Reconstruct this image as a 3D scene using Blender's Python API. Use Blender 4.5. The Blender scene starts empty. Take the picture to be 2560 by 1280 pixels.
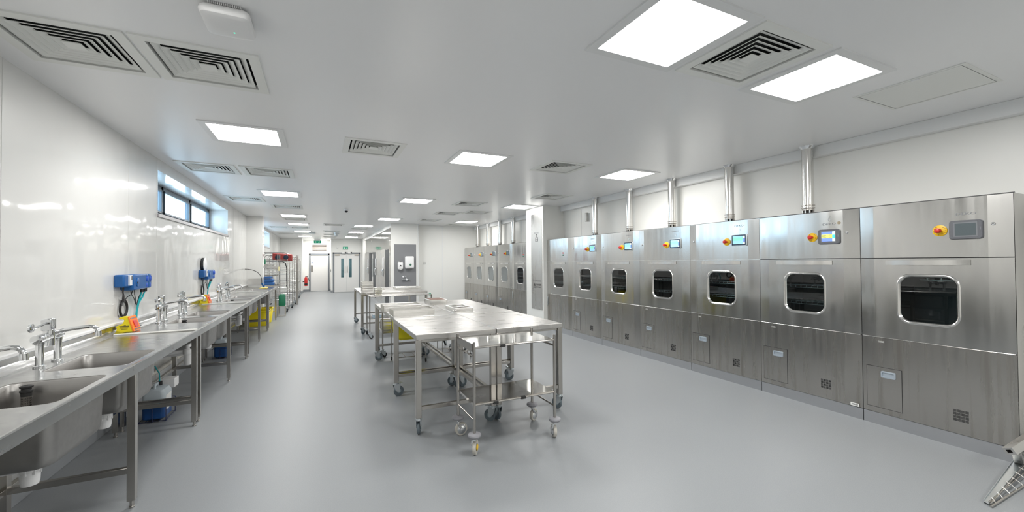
import bpy, math, random
from mathutils import Vector, Matrix
random.seed(7)
PI = math.pi
SC = bpy.context.scene
COL = SC.collection

# ------------------------------------------------------------------ camera, world, exposure
cam_data = bpy.data.cameras.new('camera')
cam = bpy.data.objects.new('camera', cam_data)
COL.objects.link(cam)
cam_data.sensor_width = 36.0
cam_data.lens = 1018.34 / 2560 * 36
cam_data.clip_start = 0.05
yaw, pitch, roll = math.radians(25.324), math.radians(0.8363), math.radians(-0.4098)
_f = Vector((math.sin(yaw)*math.cos(pitch), math.cos(yaw)*math.cos(pitch), math.sin(pitch)))
_r = Vector((math.cos(yaw), -math.sin(yaw), 0))
_u = _r.cross(_f)
_R = math.cos(roll)*_r + math.sin(roll)*_u
_U = -math.sin(roll)*_r + math.cos(roll)*_u
m3 = Matrix((_R, _U, -_f)).transposed()
cam.matrix_world = Matrix.Translation((0, 0, 1.65)) @ m3.to_4x4()
SC.camera = cam

SC.view_settings.view_transform = 'Standard'
SC.view_settings.look = 'None'
SC.view_settings.gamma = 1.0
SC.view_settings.use_curve_mapping = False
SC.view_settings.exposure = 0.0
LAMP = 34.5          # emission of the ceiling panels

W = bpy.data.worlds.new('world')
SC.world = W
W.use_nodes = True
bg = W.node_tree.nodes['Background']
bg.inputs[0].default_value = (0.55, 0.80, 1.0, 1)
bg.inputs[1].default_value = 9.0

# ------------------------------------------------------------------ materials
MAT = {}
def mat(name, col=(0.8, 0.8, 0.8), rough=0.5, metal=0.0, **k):
    if name in MAT: return MAT[name]
    m = bpy.data.materials.new(name); m.use_nodes = True
    nt = m.node_tree; b = nt.nodes['Principled BSDF']
    b.inputs['Base Color'].default_value = (*col, 1)
    b.inputs['Roughness'].default_value = rough
    b.inputs['Metallic'].default_value = metal
    if 'spec' in k: b.inputs['Specular IOR Level'].default_value = k['spec']
    if 'coat' in k: b.inputs['Coat Weight'].default_value = k['coat']; b.inputs['Coat Roughness'].default_value = k.get('coat_r', 0.1)
    if 'emit' in k:
        b.inputs['Emission Color'].default_value = (*k['emit'], 1)
        b.inputs['Emission Strength'].default_value = k.get('es', 1.0)
    def N(t, **p):
        n = nt.nodes.new(t)
        for a, v in p.items(): setattr(n, a, v)
        return n
    L = nt.links.new
    if k.get('brush') or k.get('noise'):
        tc = N('ShaderNodeTexCoord'); mp = N('ShaderNodeMapping')
        mp.inputs['Scale'].default_value = k.get('scale', (1, 1, 1))
        L(tc.outputs['Object'], mp.inputs['Vector'])
        src = mp.outputs[0]
        if k.get('perobj'):
            oi = N('ShaderNodeObjectInfo'); vm = N('ShaderNodeVectorMath', operation='SCALE')
            cb = N('ShaderNodeCombineXYZ')
            for i in range(3): L(oi.outputs['Random'], cb.inputs[i])
            L(cb.outputs[0], vm.inputs[0]); vm.inputs['Scale'].default_value = 37.0
            ad = N('ShaderNodeVectorMath', operation='ADD'); L(src, ad.inputs[0]); L(vm.outputs[0], ad.inputs[1])
            src = ad.outputs[0]
        nz = N('ShaderNodeTexNoise'); nz.inputs['Scale'].default_value = k.get('nscale', 1.0)
        nz.inputs['Detail'].default_value = k.get('detail', 4.0); L(src, nz.inputs['Vector'])
        if 'rr' in k:
            mr = N('ShaderNodeMapRange'); mr.inputs['From Min'].default_value = 0.3; mr.inputs['From Max'].default_value = 0.7
            mr.inputs['To Min'].default_value, mr.inputs['To Max'].default_value = k['rr']
            L(nz.outputs[0], mr.inputs['Value']); L(mr.outputs[0], b.inputs['Roughness'])
        if 'col2' in k:
            cr = N('ShaderNodeMapRange'); cr.inputs['From Min'].default_value = k.get('c0', 0.4); cr.inputs['From Max'].default_value = k.get('c1', 0.6)
            L(nz.outputs[0], cr.inputs['Value'])
            mx = N('ShaderNodeMix', data_type='RGBA'); L(cr.outputs[0], mx.inputs[0])
            mx.inputs[6].default_value = (*col, 1); mx.inputs[7].default_value = (*k['col2'], 1)
            L(mx.outputs[2], b.inputs['Base Color'])
        if 'bump' in k:
            bp = N('ShaderNodeBump'); bp.inputs['Strength'].default_value = k['bump']; bp.inputs['Distance'].default_value = k.get('bd', 0.01)
            L(nz.outputs[0], bp.inputs['Height'])
            last = bp
            if 'bump2' in k:   # long soft waves of the sheet
                st, sc2, d2 = k['bump2']
                mp2 = N('ShaderNodeMapping'); mp2.inputs['Scale'].default_value = sc2; L(tc.outputs['Object'], mp2.inputs['Vector'])
                n2 = N('ShaderNodeTexNoise'); n2.inputs['Scale'].default_value = 1.0; n2.inputs['Detail'].default_value = 1.0
                L(mp2.outputs[0], n2.inputs['Vector'])
                b2 = N('ShaderNodeBump'); b2.inputs['Strength'].default_value = st; b2.inputs['Distance'].default_value = d2
                L(n2.outputs[0], b2.inputs['Height']); L(bp.outputs[0], b2.inputs['Normal']); last = b2
            L(last.outputs[0], b.inputs['Normal'])
            if k.get('coatbump'): L(last.outputs[0], b.inputs['Coat Normal'])
    if 'aniso' in k: b.inputs['Anisotropic'].default_value = k['aniso']
    MAT[name] = m
    return m

def glass_mat(name, tint=(1, 1, 1), rough=0.0, refl=1.0):
    m = bpy.data.materials.new(name); m.use_nodes = True
    nt = m.node_tree; nt.nodes.clear()
    o = nt.nodes.new('ShaderNodeOutputMaterial'); t = nt.nodes.new('ShaderNodeBsdfTransparent')
    g = nt.nodes.new('ShaderNodeBsdfGlossy'); lw = nt.nodes.new('ShaderNodeLayerWeight'); mx = nt.nodes.new('ShaderNodeMixShader')
    lw.inputs['Blend'].default_value = 0.5   # facing: 1 - cos, the same from both sides of the thin pane
    pw = nt.nodes.new('ShaderNodeMath'); pw.operation = 'POWER'; pw.inputs[1].default_value = 4.0; nt.links.new(lw.outputs['Facing'], pw.inputs[0])
    fr = nt.nodes.new('ShaderNodeMath'); fr.operation = 'MULTIPLY_ADD'; fr.inputs[1].default_value = 0.9; fr.inputs[2].default_value = 0.05; nt.links.new(pw.outputs[0], fr.inputs[0])
    t.inputs[0].default_value = (*tint, 1); g.inputs['Roughness'].default_value = rough
    g.inputs['Color'].default_value = (refl, refl, refl, 1)
    nt.links.new(fr.outputs[0], mx.inputs[0]); nt.links.new(t.outputs[0], mx.inputs[1]); nt.links.new(g.outputs[0], mx.inputs[2])
    nt.links.new(mx.outputs[0], o.inputs[0])
    MAT[name] = m
    return m

M_wall = mat('white wall cladding', (0.75, 0.75, 0.73), 0.36, noise=1, scale=(1, 1.3, 0.8), nscale=1.5, bump=0.5, bd=0.020, detail=2, coat=0.9, coat_r=0.06, coatbump=1)
M_wallm = mat('white satin wall cladding', (0.83, 0.83, 0.80), 0.35, noise=1, scale=(1, 1, 0.3), nscale=1.0, bump=0.12, bd=0.01, detail=2)
M_ceil = mat('white ceiling panel', (0.87, 0.875, 0.88), 0.28)
M_floor = mat('grey vinyl floor', (0.275, 0.290, 0.302), 0.36, noise=1, scale=(60, 60, 60), nscale=3, col2=(0.255, 0.27, 0.282), c0=0.35, c1=0.65, bump=0.06, bd=0.002, rr=(0.36, 0.46))
M_white = mat('white plastic', (0.82, 0.82, 0.82), 0.35)
M_trim = mat('white trim', (0.80, 0.81, 0.81), 0.30)
M_vent = mat('off white vent metal', (0.82, 0.83, 0.80), 0.45)
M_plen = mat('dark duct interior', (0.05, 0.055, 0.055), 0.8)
M_steel = mat('brushed stainless steel', (0.60, 0.59, 0.57), 0.3, 1.0, brush=1, scale=(1.5, 1.5, 0.15), nscale=6, detail=5, perobj=1, rr=(0.24, 0.38), bump=0.05, bd=0.002)
M_panel = mat('machine front stainless', (0.57, 0.565, 0.55), 0.2, 1.0, brush=1, scale=(1.0, 7.0, 0.35), nscale=1.6, detail=6, perobj=1, rr=(0.13, 0.25), bump=0.03, bd=0.002,
              bump2=(0.45, (0.5, 1.1, 1.5), 0.014))
M_panels = mat('streaked stainless', (0.45, 0.435, 0.41), 0.25, 1.0, brush=1, scale=(1.0, 11.0, 0.45), nscale=1.7, detail=9, perobj=1, rr=(0.18, 0.32), col2=(0.30, 0.28, 0.25), c0=0.50, c1=0.80, bump=0.03, bd=0.002,
               bump2=(0.35, (0.5, 1.3, 1.6), 0.012))
M_top = mat('worn stainless worktop', (0.58, 0.565, 0.545), 0.3, 1.0, brush=1, scale=(2, 5, 2), nscale=2.0, detail=6, perobj=1, rr=(0.24, 0.38))
M_bench = mat('bench stainless', (0.46, 0.46, 0.45), 0.25, 1.0, brush=1, scale=(6, 6, 6), nscale=2.0, detail=5, perobj=1, rr=(0.17, 0.28))
M_bowl = mat('sink bowl stainless', (0.38, 0.37, 0.355), 0.42, 1.0, brush=1, scale=(8, 8, 8), nscale=3, detail=5, rr=(0.36, 0.5))
M_tube = mat('stainless tube', (0.47, 0.45, 0.42), 0.24, 1.0)
M_mesh = mat('bright mesh steel', (0.80, 0.79, 0.76), 0.25, 1.0)
M_dark = mat('dim rack steel', (0.30, 0.31, 0.32), 0.3, 1.0)
M_bright = mat('bright handle steel', (0.70, 0.69, 0.67), 0.2, 1.0)
M_chrome = mat('chrome', (0.80, 0.81, 0.82), 0.07, 1.0)
M_flue = mat('satin flue steel', (0.72, 0.71, 0.69), 0.2, 1.0)
M_zinc = mat('zinc plated steel', (0.66, 0.70, 0.72), 0.30, 1.0)
M_shelf = mat('polished shelf steel', (0.60, 0.585, 0.56), 0.08, 1.0, brush=1, scale=(3, 3, 3), nscale=3, rr=(0.04, 0.10))
M_wheel = mat('grey blue rubber', (0.12, 0.15, 0.17), 0.5)
M_hub = mat('grey hub plastic', (0.30, 0.37, 0.41), 0.4)
M_black = mat('black plastic', (0.015, 0.015, 0.017), 0.4)
M_rub = mat('black rubber', (0.02, 0.02, 0.02), 0.6)
M_bump = mat('grey bumper rubber', (0.27, 0.27, 0.29), 0.5)
M_cream = mat('worn cream tyre', (0.52, 0.50, 0.45), 0.6)
M_yel = mat('yellow plastic', (0.86, 0.70, 0.01), 0.4)
M_yel2 = mat('amber yellow', (0.85, 0.52, 0.01), 0.4)
M_org = mat('orange plastic', (0.95, 0.22, 0.02), 0.4)
M_red = mat('red plastic', (0.62, 0.03, 0.025), 0.35)
M_redb = mat('red bag fabric', (0.32, 0.035, 0.03), 0.6)
M_blue = mat('blue pump plastic', (0.006, 0.10, 0.33), 0.35)
M_blue2 = mat('blue knob plastic', (0.02, 0.09, 0.48), 0.3)
M_liq = mat('blue liquid jug', (0.01, 0.075, 0.26), 0.3)
M_jug = mat('translucent jug plastic', (0.50, 0.56, 0.60), 0.4)
M_wrap = mat('blue wrap cloth', (0.04, 0.15, 0.42), 0.6)
M_teal = mat('teal hose', (0.0, 0.38, 0.42), 0.35)
M_green = mat('green plastic', (0.0, 0.15, 0.07), 0.4)
M_sign = mat('exit sign green', (0.0, 0.27, 0.15), 0.3, emit=(0.0, 0.27, 0.15), es=0.25)
M_signw = mat('exit sign white', (0.75, 0.9, 0.82), 0.3, emit=(0.75, 0.9, 0.82), es=0.3)
M_grey = mat('grey wall panel', (0.22, 0.225, 0.235), 0.35)
M_frame = mat('grey door frame paint', (0.19, 0.205, 0.225), 0.4)
M_door = mat('pale door laminate', (0.74, 0.735, 0.72), 0.4)
M_base = mat('grey coved skirting', (0.27, 0.285, 0.30), 0.45)
M_alu = mat('window aluminium', (0.10, 0.13, 0.16), 0.35, 0.3)
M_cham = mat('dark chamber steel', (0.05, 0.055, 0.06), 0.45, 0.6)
M_hmi = mat('grey terminal plastic', (0.13, 0.135, 0.15), 0.4)
M_off = mat('switched off screen', (0.10, 0.125, 0.135), 0.15)
M_lamp = mat('lit panel diffuser', (0.9, 0.9, 0.9), 0.5, emit=(1.0, 0.985, 0.96), es=LAMP)
M_led = mat('green led', (0.0, 0.8, 0.4), 0.4, emit=(0.0, 1.0, 0.5), es=1.5)
M_sb = mat('screen blue', (0.2, 0.3, 0.8), 0.3, emit=(0.22, 0.42, 0.95), es=0.42)
M_sy = mat('screen yellow', (0.8, 0.8, 0.2), 0.3, emit=(0.85, 0.85, 0.22), es=0.42)
M_sc = mat('screen cyan', (0.1, 0.8, 0.8), 0.3, emit=(0.02, 0.85, 0.8), es=0.42)
M_sl = mat('screen pale blue', (0.4, 0.7, 0.9), 0.3, emit=(0.25, 0.66, 0.95), es=0.42)
M_sg = mat('screen mint', (0.3, 0.8, 0.6), 0.3, emit=(0.20, 0.78, 0.55), es=0.42)
M_sw = mat('screen white', (0.8, 0.9, 0.9), 0.3, emit=(0.75, 0.9, 0.95), es=0.42)
M_letter = mat('embossed grey lettering', (0.24, 0.25, 0.26), 0.5)
M_ink = mat('black printing', (0.03, 0.03, 0.03), 0.5)
M_instr = mat('instrument steel', (0.55, 0.53, 0.52), 0.2, 1.0)
M_paper = mat('white paper', (0.82, 0.82, 0.80), 0.7)
M_sock = mat('pale socket plate', (0.62, 0.62, 0.60), 0.4)
M_fridge = mat('frosted grey pane', (0.23, 0.25, 0.25), 0.12)
M_brown = mat('brown louvre blade', (0.33, 0.28, 0.25), 0.5)
M_dkglass = mat('dark tall opening', (0.055, 0.06, 0.065), 0.5, spec=0.2)
G_win = glass_mat('window glass')
G_mach = glass_mat('machine window glass', (0.55, 0.68, 0.70))

# ------------------------------------------------------------------ mesh builder
class MB:
    def __init__(s): s.v = []; s.f = []; s.m = []
    def add(s, vs, fs, m=0):
        o = len(s.v); s.v += [tuple(p) for p in vs]
        for f in fs: s.f.append([i+o for i in f]); s.m.append(m)
        return s
    def box(s, x0, y0, z0, x1, y1, z1, m=0):
        if x0 > x1: x0, x1 = x1, x0
        if y0 > y1: y0, y1 = y1, y0
        if z0 > z1: z0, z1 = z1, z0
        vs = [(x, y, z) for z in (z0, z1) for y in (y0, y1) for x in (x0, x1)]
        return s.add(vs, [(0, 2, 3, 1), (4, 5, 7, 6), (0, 1, 5, 4), (2, 6, 7, 3), (0, 4, 6, 2), (1, 3, 7, 5)], m)
    def obox(s, c, size, M, m=0):
        hx, hy, hz = [q/2 for q in size]; c = Vector(c)
        vs = [c + M @ Vector((x, y, z)) for z in (-hz, hz) for y in (-hy, hy) for x in (-hx, hx)]
        return s.add(vs, [(0, 2, 3, 1), (4, 5, 7, 6), (0, 1, 5, 4), (2, 6, 7, 3), (0, 4, 6, 2), (1, 3, 7, 5)], m)
    def beam(s, p0, p1, w, h, m=0):
        p0, p1 = Vector(p0), Vector(p1); d = p1-p0; L = d.length; d.normalize()
        up = Vector((0, 0, 1)) if abs(d.z) < 0.95 else Vector((1, 0, 0))
        sd = d.cross(up).normalized(); up = sd.cross(d)
        return s.obox((p0+p1)/2, (L, w, h), Matrix((d, sd, up)).transposed(), m)
    def cyl(s, p0, p1, r, n=14, r2=None, m=0, caps=True):
        p0, p1 = Vector(p0), Vector(p1); d = (p1-p0).normalized(); r2 = r if r2 is None else r2
        a = Vector((0, 0, 1)) if abs(d.z) < 0.9 else Vector((1, 0, 0))
        u = d.cross(a).normalized(); w = d.cross(u)
        vs = []
        for p, rr in ((p0, r), (p1, r2)):
            for i in range(n):
                t = 2*PI*i/n; vs.append(p + rr*(math.cos(t)*u + math.sin(t)*w))
        fs = [(i, (i+1) % n, n+(i+1) % n, n+i) for i in range(n)]
        if caps: fs += [tuple(range(n-1, -1, -1)), tuple(range(n, 2*n))]
        return s.add(vs, fs, m)
    def tube(s, pts, r, n=8, m=0, closed=False):
        P = [Vector(p) for p in pts]; K = len(P); vs = []; prev = None
        for i in range(K):
            if closed: d = P[(i+1) % K]-P[i-1]
            else: d = P[min(i+1, K-1)]-P[max(i-1, 0)]
            d.normalize()
            if prev is None:
                a = Vector((0, 0, 1)) if abs(d.z) < 0.9 else Vector((1, 0, 0)); u = d.cross(a).normalized()
            else:
                u = (prev - d*prev.dot(d)).normalized()
            prev = u; w = d.cross(u)
            for j in range(n):
                t = 2*PI*j/n; vs.append(P[i] + r*(math.cos(t)*u+math.sin(t)*w))
        fs = []
        for i in range(K if closed else K-1):
            a, b = i*n, ((i+1) % K)*n
            for j in range(n): fs.append((a+j, a+(j+1) % n, b+(j+1) % n, b+j))
        if not closed: fs += [tuple(range(n-1, -1, -1)), tuple(range((K-1)*n, K*n))]
        return s.add(vs, fs, m)
    def lathe(s, prof, c=(0, 0, 0), ax='z', n=24, m=0):
        vs = []; c = Vector(c)
        for r, h in prof:
            for i in range(n):
                t = 2*PI*i/n; a, b = r*math.cos(t), r*math.sin(t)
                vs.append(c + Vector({'z': (a, b, h), 'x': (h, a, b), 'y': (b, h, a)}[ax]))
        fs = []; K = len(prof)
        for k in range(K-1):
            for i in range(n): fs.append((k*n+i, k*n+(i+1) % n, (k+1)*n+(i+1) % n, (k+1)*n+i))
        fs += [tuple(range(n-1, -1, -1)), tuple(range((K-1)*n, K*n))]
        return s.add(vs, fs, m)
    def quad(s, a, b, c, d, m=0): return s.add([a, b, c, d], [(0, 1, 2, 3)], m)
    def prism(s, prof, P, t0, t1, m=0):   # profile of (u,v) extruded along w from t0 to t1
        n = len(prof)
        vs = [P(u, v, t0) for u, v in prof] + [P(u, v, t1) for u, v in prof]
        fs = [tuple(range(n)), tuple(range(2*n-1, n-1, -1))] + [(i, n+i, n+(i+1) % n, (i+1) % n) for i in range(n)]
        return s.add(vs, fs, m)
    def loft(s, loops, m=0, cap0=False, cap1=False):
        n = len(loops[0]); vs = [p for l in loops for p in l]; fs = []
        for k in range(len(loops)-1):
            for i in range(n): fs.append((k*n+i, k*n+(i+1) % n, (k+1)*n+(i+1) % n, (k+1)*n+i))
        if cap0: fs.append(tuple(range(n-1, -1, -1)))
        if cap1: fs.append(tuple(range((len(loops)-1)*n, len(loops)*n)))
        return s.add(vs, fs, m)
    def ring(s, P, outer, hole, r, w, m=0, n=6):   # flat sheet with a rounded opening
        u0, v0, u1, v1 = outer; H = rr(*hole, r, n); k = len(H)//4
        O = [(u1, v1), (u0, v1), (u0, v0), (u1, v0)]
        base = [P(a, b, w) for a, b in H] + [P(a, b, w) for a, b in O]
        fs = []
        for i in range(len(H)):
            j = (i+1) % len(H); qi, qj = i//k, j//k
            if qi == qj: fs.append((i, len(H)+qi, j))
            else: fs.append((i, len(H)+qi, len(H)+qj, j))
        return s.add(base, fs, m)
    def build(s, name, mats, parent=None, bevel=0, smooth=35, absolute=True, solid=0, loc=None):
        if not isinstance(mats, (list, tuple)): mats = [mats]
        off = Vector((0, 0, 0))
        if absolute and parent is not None: off = world_loc(parent)
        if loc is not None: off = Vector(loc)
        me = bpy.data.meshes.new(name)
        me.from_pydata([tuple(Vector(p)-off) for p in s.v], [], s.f)
        for x in mats: me.materials.append(x)
        if len(mats) > 1: me.polygons.foreach_set('material_index', s.m)
        me.validate(); me.update()
        import bmesh
        b = bmesh.new(); b.from_mesh(me); bmesh.ops.recalc_face_normals(b, faces=b.faces); b.to_mesh(me); b.free()
        if smooth:
            me.shade_smooth(); me.set_sharp_from_angle(angle=math.radians(smooth))
        o = bpy.data.objects.new(name, me); COL.objects.link(o)
        if parent is not None: o.parent = parent
        if loc is not None: o.location = loc
        if bevel:
            q = o.modifiers.new('bevel', 'BEVEL'); q.width = bevel; q.segments = 2; q.limit_method = 'ANGLE'; q.angle_limit = math.radians(40)
        if solid:
            q = o.modifiers.new('solid', 'SOLIDIFY'); q.thickness = solid; q.offset = 0
        return o

def world_loc(o):
    l = Vector((0, 0, 0))
    while o is not None: l += o.location; o = o.parent
    return l
def rr(u0, v0, u1, v1, r, n=6):
    out = []
    for (cu, cv, a0) in ((u1-r, v1-r, 0), (u0+r, v1-r, 90), (u0+r, v0+r, 180), (u1-r, v0+r, 270)):
        for i in range(n):
            t = math.radians(a0+90*i/(n-1)); out.append((cu+r*math.cos(t), cv+r*math.sin(t)))
    return out
PXZ = lambda u, v, w: (u, w, v)      # sheet facing -Y / +Y
PYZ = lambda u, v, w: (w, u, v)      # sheet facing -X / +X
PXY = lambda u, v, w: (u, v, w)

def tag(o, label, cat, group=None):
    o['label'] = label; o['category'] = cat
    if group: o['group'] = group
    return o
def thing(name, loc, label, cat, group=None):
    o = bpy.data.objects.new(name, None); COL.objects.link(o)
    o.location = loc; o.empty_display_size = 0.1
    return tag(o, label, cat, group)
def struct(name, mb, m, **k):
    o = mb.build(name, m, **k); o['kind'] = 'structure'; return o
def dup(o, loc, label=None, rotz=None, parent=None, scale=None):
    c = o.copy(); COL.objects.link(c)
    if parent is not None: c.parent = parent
    if loc is not None: c.location = loc
    if rotz is not None: c.rotation_euler = (0, 0, rotz)
    if scale is not None: c.scale = scale
    if label: c['label'] = label
    for ch in list(o.children): dup(ch, None, parent=c)
    return c
def text_mesh(name, s, size, P, m, parent, depth=0.002):
    cu = bpy.data.curves.new(name, 'FONT'); cu.body = s; cu.size = size; cu.extrude = depth; cu.align_x = 'CENTER'; cu.align_y = 'CENTER'; cu.resolution_u = 2
    t = bpy.data.objects.new(name, cu); COL.objects.link(t)
    me = bpy.data.meshes.new_from_object(t)
    bpy.data.objects.remove(t)
    for v in me.vertices: v.co = Vector(P(v.co.x, v.co.y, v.co.z))
    me.materials.clear(); me.materials.append(m)
    o = bpy.data.objects.new(name, me); COL.objects.link(o)
    if parent is not None: o.parent = parent
    return o

# ------------------------------------------------------------------ room shell
ZC = 3.03; XL = -1.9; XR = 5.54; YB = -3.2
LIGHTS = [(1.92, 1.81), (3.42, 1.81), (-0.70, 5.12), (1.92, 5.11), (4.44, 5.08), (-0.69, 9.18), (1.95, 9.10), (4.52, 9.10),
          (-0.67, 13.29), (2.00, 13.27), (4.54, 13.2), (-0.66, 16.08), (1.49, 16.03), (-0.65, 19.53), (1.50, 19.47), (-0.65, 23.16), (1.54, 23.15), (0.06, 25.9),
          (-0.70, 1.81), (1.92, -1.6), (4.5, -1.6)]  # last three are unseen panels added to brighten the near ceiling
VENTS = [(-1.39, 3.47), (-0.70, 3.47), (2.66, 1.80), (0.59, 5.11), (3.19, 5.07), (4.47, 7.45), (3.21, 9.11), (3.25, 11.11), (3.95, 10.6), (3.24, 13.15), (4.51, 14.4),
         (-1.42, 7.11), (-0.69, 7.11), (-1.41, 10.2), (-0.70, 11.23), (-0.68, 14.3), (-1.38, 17.6), (-0.67, 17.6), (-1.38, 21.3), (-0.69, 21.3),
         (0.47, 15.95), (0.49, 19.2), (0.49, 21.4), (0.50, 23.4), (1.47, 17.45), (1.53, 21.3), (1.53, 24.6)]
VH = 0.27   # half opening of a vent
xs = sorted(set([-2.4, 6.0] + [x+s*VH for x, y in VENTS for s in (-1, 1)]))
ys = sorted(set([YB-0.2, 28.0] + [y+s*VH for x, y in VENTS for s in (-1, 1)]))
mb = MB()
for i in range(len(xs)-1):
    for j in range(len(ys)-1):
        cx, cy = (xs[i]+xs[i+1])/2, (ys[j]+ys[j+1])/2
        if any(abs(cx-x) < VH and abs(cy-y) < VH for x, y in VENTS): continue
        mb.quad((xs[i], ys[j], ZC), (xs[i], ys[j+1], ZC), (xs[i+1], ys[j+1], ZC), (xs[i+1], ys[j], ZC))
import bmesh
ce = struct('ceiling', mb, M_ceil, smooth=0)
_b = bmesh.new(); _b.from_mesh(ce.data); bmesh.ops.remove_doubles(_b, verts=_b.verts, dist=0.0005); _b.to_mesh(ce.data); _b.free()
mb = MB(); mb.box(-2.4, YB-0.2, -0.1, 6.0, 28, 0); struct('floor', mb, M_floor, smooth=0)

def wall_x(name, x0, x1, y0, y1, holes=(), z0=0.0, z1=ZC, m=M_wall, seams=()):
    """wall slab between planes x0,x1 with rectangular openings (ya,yb,za,zb)"""
    mb = MB(); cy = sorted(set([y0, y1]+[h[0] for h in holes]+[h[1] for h in holes])); cz = sorted(set([z0, z1]+[h[2] for h in holes]+[h[3] for h in holes]))
    for i in range(len(cy)-1):
        for j in range(len(cz)-1):
            a, b = (cy[i]+cy[i+1])/2, (cz[j]+cz[j+1])/2
            if any(h[0] < a < h[1] and h[2] < b < h[3] for h in holes): continue
            mb.box(x0, cy[i], cz[j], x1, cy[i+1], cz[j+1])
    return struct(name, mb, m, smooth=0)
WIN1 = (6.75, 11.24, 2.30, 2.88); WIN2 = (15.6, 19.9, 2.31, 2.93)
wall_x('wall_left', XL-0.42, XL, YB, 25.6, [WIN1, WIN2])
wall_x('wall_right', XR, XR+0.3, YB, 15.0, m=M_wallm)
mb = MB(); mb.box(XL-0.3, YB-0.2, 0, XR+0.3, YB, ZC); struct('wall_back', mb, M_wallm, smooth=0)
mb = MB(); mb.box(XL, 13.86, 0, -1.50, 14.32, ZC); struct('wall_pilaster', mb, M_wall, smooth=0)
mb = MB(); mb.box(4.945, 8.66, 0, XR, 9.56, ZC); struct('wall_column', mb, M_wallm, smooth=0)
mb = MB(); mb.box(3.19, 14.95, 0, XR, 15.2, ZC); struct('wall_far_right', mb, M_wallm, smooth=0)
mb = MB(); mb.box(2.25, 14.62, 0, 3.19, 14.88, ZC); mb.box(3.0, 14.88, 0, 3.19, 15.2, ZC); struct('wall_handwash', mb, M_wallm, smooth=0)
mb = MB(); mb.box(2.25, 14.88, 2.89, 3.0, 23.55, ZC); struct('wall_corridor_head', mb, M_wallm, smooth=0)
mb = MB(); mb.box(2.20, 23.55, 0, 3.0, 25.4, ZC); struct('wall_corridor_right', mb, M_wallm, smooth=0)
mb = MB(); mb.box(XL, 25.2, 0, -0.84, 25.4, ZC); mb.box(-0.88, 25.4, 0, -0.84, 26.75, ZC); struct('wall_far_left', mb, M_wallm, smooth=0)
mb = MB(); mb.box(-0.9, 26.75, 0, -0.53, 26.95, ZC); mb.box(0.55, 26.75, 0, 0.62, 26.95, ZC); mb.box(-0.53, 26.75, 2.23, 0.55, 26.95, ZC)
struct('wall_far_middle', mb, M_wallm, smooth=0)
mb = MB(); mb.box(0.60, 25.1, 0, 0.69, 26.75, ZC); mb.box(2.155, 25.1, 0, 2.25, 25.3, ZC); mb.box(0.69, 25.1, 2.255, 2.155, 25.3, ZC)
struct('wall_far_doors', mb, M_wallm, smooth=0)
# white box strip at the head of the right wall, cove above it
mb = MB(); mb.box(5.445, YB, 2.90, XR, 8.66, ZC); struct('trim_1', mb, M_trim, bevel=0.004)
mb = MB(); mb.box(5.445, 9.56, 2.90, XR, 14.95, ZC); struct('trim_2', mb, M_trim, bevel=0.004)
# cladding joint strips on the left wall
mb = MB()
for y in (3.87, 5.86, 6.72, 11.9, 13.1, 14.9, 21.2, 22.4, 24.0):
    for (za, zb) in ((0, 3.03),):
        if WIN1[0] < y < WIN1[1] or WIN2[0] < y < WIN2[1]:
            mb.box(XL, y-0.005, 0, XL+0.002, y+0.005, 2.28)
        else: mb.box(XL, y-0.005, za, XL+0.002, y+0.005, zb)
struct('trim_3', mb, M_wall)
mb = MB(); mb.box(3.19, 14.60, 0, 3.21, 14.62, ZC); mb.box(4.17, 14.945, 0, 4.19, 14.95, ZC); mb.box(XR-0.004, 7.9, 2.2, XR, 7.92, 2.9); mb.box(XR-0.004, 5.2, 2.2, XR, 5.22, 2.9); mb.box(XR-0.004, 11.0, 2.2, XR, 11.02, 2.9)
struct('trim_4', mb, M_trim)
mb = MB(); mb.box(-1.868, 2.0, 1.03, XL, 13.86, 1.055); struct('trim_5', mb, M_white, bevel=0.003)   # sealed strip over the bench upstand
# coved skirting
def base(name, boxes):
    mb = MB()
    for b in boxes: mb.box(b[0], b[1], 0, b[2], b[3], 0.12)
    struct(name, mb, M_base, bevel=0.004)
base('baseboard_left', [(XL, YB, XL+0.012, 13.86), (XL, 14.32, XL+0.012, 25.2), (XL, 13.848, -1.488, 13.86), (-1.5, 13.86, -1.488, 14.32)])
base('baseboard_far', [(XL, 25.188, -0.828, 25.2), (-0.84, 25.2, -0.828, 26.75), (-0.84, 26.738, -0.54, 26.75), (0.56, 26.738, 0.6, 26.75), (0.588, 25.1, 0.6, 26.75), (0.6, 25.088, 0.68, 25.1), (2.16, 25.088, 2.2, 25.1)])
base('baseboard_right', [(2.19, 23.6, 2.2, 25.1), (2.26, 14.608, 3.202, 14.62), (3.19, 14.62, 3.202, 14.95), (3.19, 14.938, 5.04, 14.95), (4.933, 8.66, 4.945, 9.56), (XR-0.012, YB, XR, 1.2)])

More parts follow.
